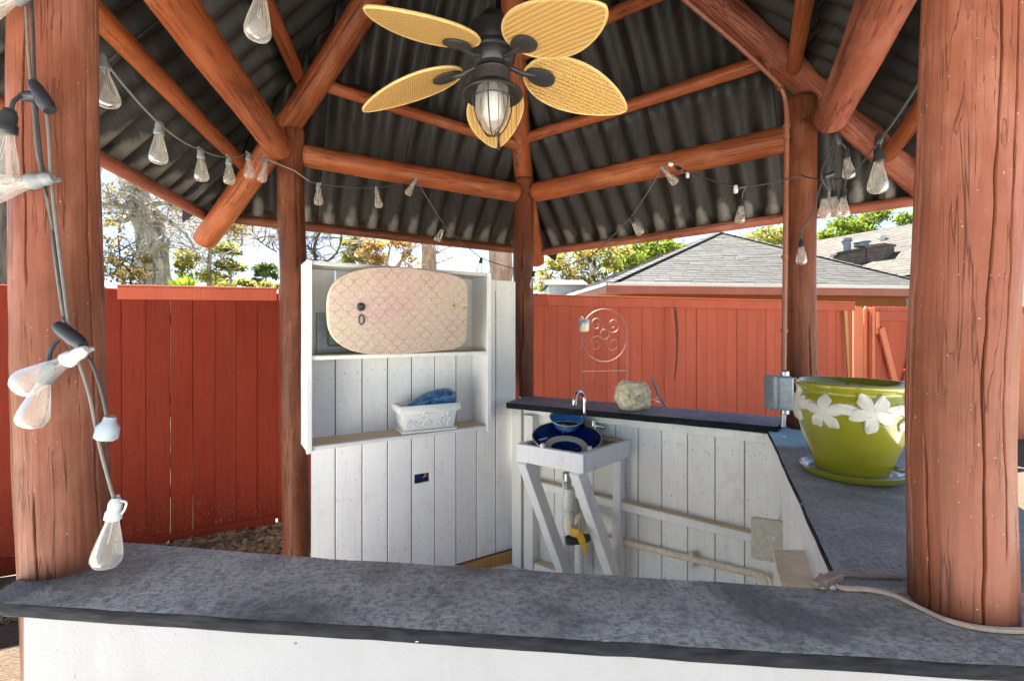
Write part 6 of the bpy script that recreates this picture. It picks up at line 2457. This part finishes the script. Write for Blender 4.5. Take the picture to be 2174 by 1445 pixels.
tree('round_tree', 'small flat-topped green tree next to the left back post', gnd(563, 20),
     [([gnd(563, 20), V(563, 640, 20), V(565, 600, 20), V(562, 570, 20)], .05, .03), ([V(564, 598, 20), V(548, 590, 20)], .03, .01), ([V(564, 590, 20), V(582, 580, 20)], .03, .01)],
     'leaf_green', 'bark_grey', [(V(564, 570, 20), (.50, .4, .12), 1.4), (V(550, 582, 20), (.22, .3, .08), .5), (V(580, 585, 20), (.3, .3, .1), .6), (V(545, 596, 20), (.22, .3, .06), .4)], 1600, .085, 7, 14, .4, G1)
tree('yellow_bush', 'low yellow green bush line behind the fence by the left back post', gnd(530, 17),
     [([gnd(520, 17), V(520, 640, 17), V(521, 610, 17)], .04, .02), ([gnd(575, 17), V(575, 640, 17), V(576, 612, 17)], .04, .02)],
     'leaf_yellow', 'bark_dark', [(V(515, 603, 17), (.26, .4, .12), 1), (V(570, 606, 17), (.40, .4, .10), 1), (V(470, 606, 17), (.5, .4, .12), 1)], 2200, .08, 8, 14, .4, G1)

# middle gap over the shelf box
tree('bare_tree', 'leafless dark branched tree between the left back post and the orange tree', gnd(690, 10),
     [([gnd(690, 10), V(690, 640, 10), V(672, 560, 10), V(668, 520, 10), V(690, 470, 10)], .05, .025), ([V(676, 545, 10), V(650, 520, 10), V(630, 500, 10), V(600, 490, 10)], .03, .01), ([V(684, 560, 10), V(712, 540, 10), V(725, 505, 10), V(715, 470, 10)], .03, .01)],
     'leaf_brown', 'bark_dark', [], 10, .05, 9, 55, .55, G1)
tree('orange_tree', 'autumn tree of orange and yellow leaves above the shelf box', gnd(812, 12),
     [([gnd(812, 12), V(812, 640, 12), V(806, 560, 12), V(790, 500, 12)], .06, .02), ([gnd(812, 12), V(815, 620, 12), V(824, 545, 12), V(838, 480, 12)], .05, .02), ([V(815, 620, 12), V(850, 560, 12), V(880, 500, 12)], .04, .015), ([V(812, 600, 12), V(780, 550, 12), V(760, 500, 12)], .04, .015), ([V(815, 600, 12), V(862, 540, 12), V(905, 510, 12)], .03, .012)],
     'leaf_orange', 'bark_tan', [(V(790, 520, 12), (.28, .4, .32), 1.5), (V(800, 548, 12), (.30, .4, .15), 1.2), (V(842, 510, 12), (.34, .4, .3), 1.0), (V(870, 545, 12), (.3, .3, .2), .5)], 1500, .060, 10, 80, .7, G1)
tree('olive_tree', 'dull olive leaved tree just left of the orange tree over the shelf box', gnd(755, 14),
     [([gnd(755, 14), V(755, 640, 14), V(752, 560, 14), V(745, 500, 14)], .07, .02)],
     'leaf_yellow', 'bark_grey', [(V(752, 515, 14), (.36, .4, .38), 1.4), (V(765, 545, 14), (.45, .4, .25), 1)], 2600, .060, 11, 40, .6, G1)
tree('tall_pine', 'narrow straight tan trunk rising behind the shelf box top', gnd(910, 13),
     [([gnd(910, 13), V(911, 600, 13), V(909, 500, 13), V(908, 350, 13)], .205, .19), ([V(925, 560, 13), V(960, 545, 13), V(1000, 520, 13)], .02, .008), ([V(922, 540, 12.8), V(950, 525, 12.8), V(1005, 505, 12.6)], .025, .01)],
     'leaf_brown', 'bark_tan', [], 10, .05, 12, 26, .5, G1)
tree('tall_pine', 'broad pale furrowed trunk beside the middle back post', gnd(1062, 9),
     [([gnd(1062, 9), V(1062, 600, 9), V(1060, 540, 9), V(1058, 350, 9)], .235, .215)],
     'leaf_brown', 'bark_tan', [], 10, .05, 13, 0, .5, G1)
# right gap
tree('leafy_tree', 'dense yellow green and orange tree left of the grey hipped roof', gnd(1260, 24),
     [([gnd(1260, 24), V(1260, 640, 24), V(1262, 540, 24)], .15, .06), ([V(1261, 580, 24), V(1300, 540, 24)], .06, .02)],
     'leaf_mixed', 'bark_dark', [(V(1200, 560, 24), (1.2, 1, 1.1), 1.6), (V(1275, 540, 24), (1.6, 1, 1.0), 2), (V(1240, 600, 24), (1.8, 1, .6), 1.6), (V(1165, 600, 23), (.7, .8, .9), .9)], 6000, .105, 14, 40, 1.0, G1)
tree('leafy_tree', 'bright green tree crown rising directly behind the left hip of the grey roof', gnd(1370, 27),
     [([gnd(1370, 27), V(1370, 640, 27), V(1368, 540, 27)], .15, .06)],
     'leaf_lime', 'bark_dark', [(V(1360, 545, 27), (2.0, 1, 1.1), 2), (V(1410, 520, 27), (1.2, 1, .6), 1), (V(1320, 560, 26), (1.2, 1, .8), 1)], 6000, .13, 15, 24, 1.0, G1)
tree('leafy_tree', 'yellowish thin crowned tree over the peak of the grey roof', gnd(1620, 30),
     [([gnd(1620, 30), V(1620, 640, 30), V(1618, 500, 30)], .15, .05)],
     'leaf_yellow', 'bark_grey', [(V(1610, 505, 30), (1.7, 1, .7), 1.6), (V(1660, 500, 30), (1.0, 1, .6), 1), (V(1700, 520, 30), (1.4, 1, .8), 1)], 3800, .11, 16, 40, 1.0, G1)
tree('leafy_tree', 'bright lime pine crown above the tan roof beside the right back post', gnd(1810, 32),
     [([gnd(1810, 32), V(1810, 640, 32), V(1812, 480, 32)], .16, .06), ([V(1811, 510, 32), V(1850, 480, 32), V(1870, 460, 32)], .06, .02)],
     'leaf_lime', 'bark_grey', [(V(1800, 480, 32), (1.2, 1, .55), 1.2), (V(1850, 465, 32), (1.0, 1, .5), 1.2), (V(1760, 500, 32), (1.0, 1, .5), 1), (V(1830, 495, 32), (1.6, 1, .4), 1), (V(1865, 450, 32), (.6, .6, .3), .5)], 5200, .13, 17, 40, .9, G1)
tree('leafy_tree', 'lime green branch tips by the left edge of the right front post', gnd(1930, 32),
     [([gnd(1940, 32), V(1940, 640, 32), V(1938, 470, 32)], .12, .05), ([V(1939, 500, 32), V(1915, 475, 32)], .04, .02)],
     'leaf_lime', 'bark_grey', [(V(1922, 465, 32), (.7, .6, .35), 1), (V(1960, 470, 32), (1, .6, .5), 1)], 1900, .12, 18, 20, .7, G1)
# leafless limb hanging into the left gap by the post
tree('bare_tree', 'bare crooked twigs in the sky just left of the left back post', gnd(610, 9),
     [([gnd(612, 9), V(612, 700, 9), V(600, 540, 9), V(588, 480, 9)], .04, .02), ([V(588, 534, 9), V(570, 525, 9), V(555, 515, 9), V(530, 495, 9)], .016, .006)],
     'leaf_brown', 'bark_dark', [], 6, .05, 19, 16, .35, G1)
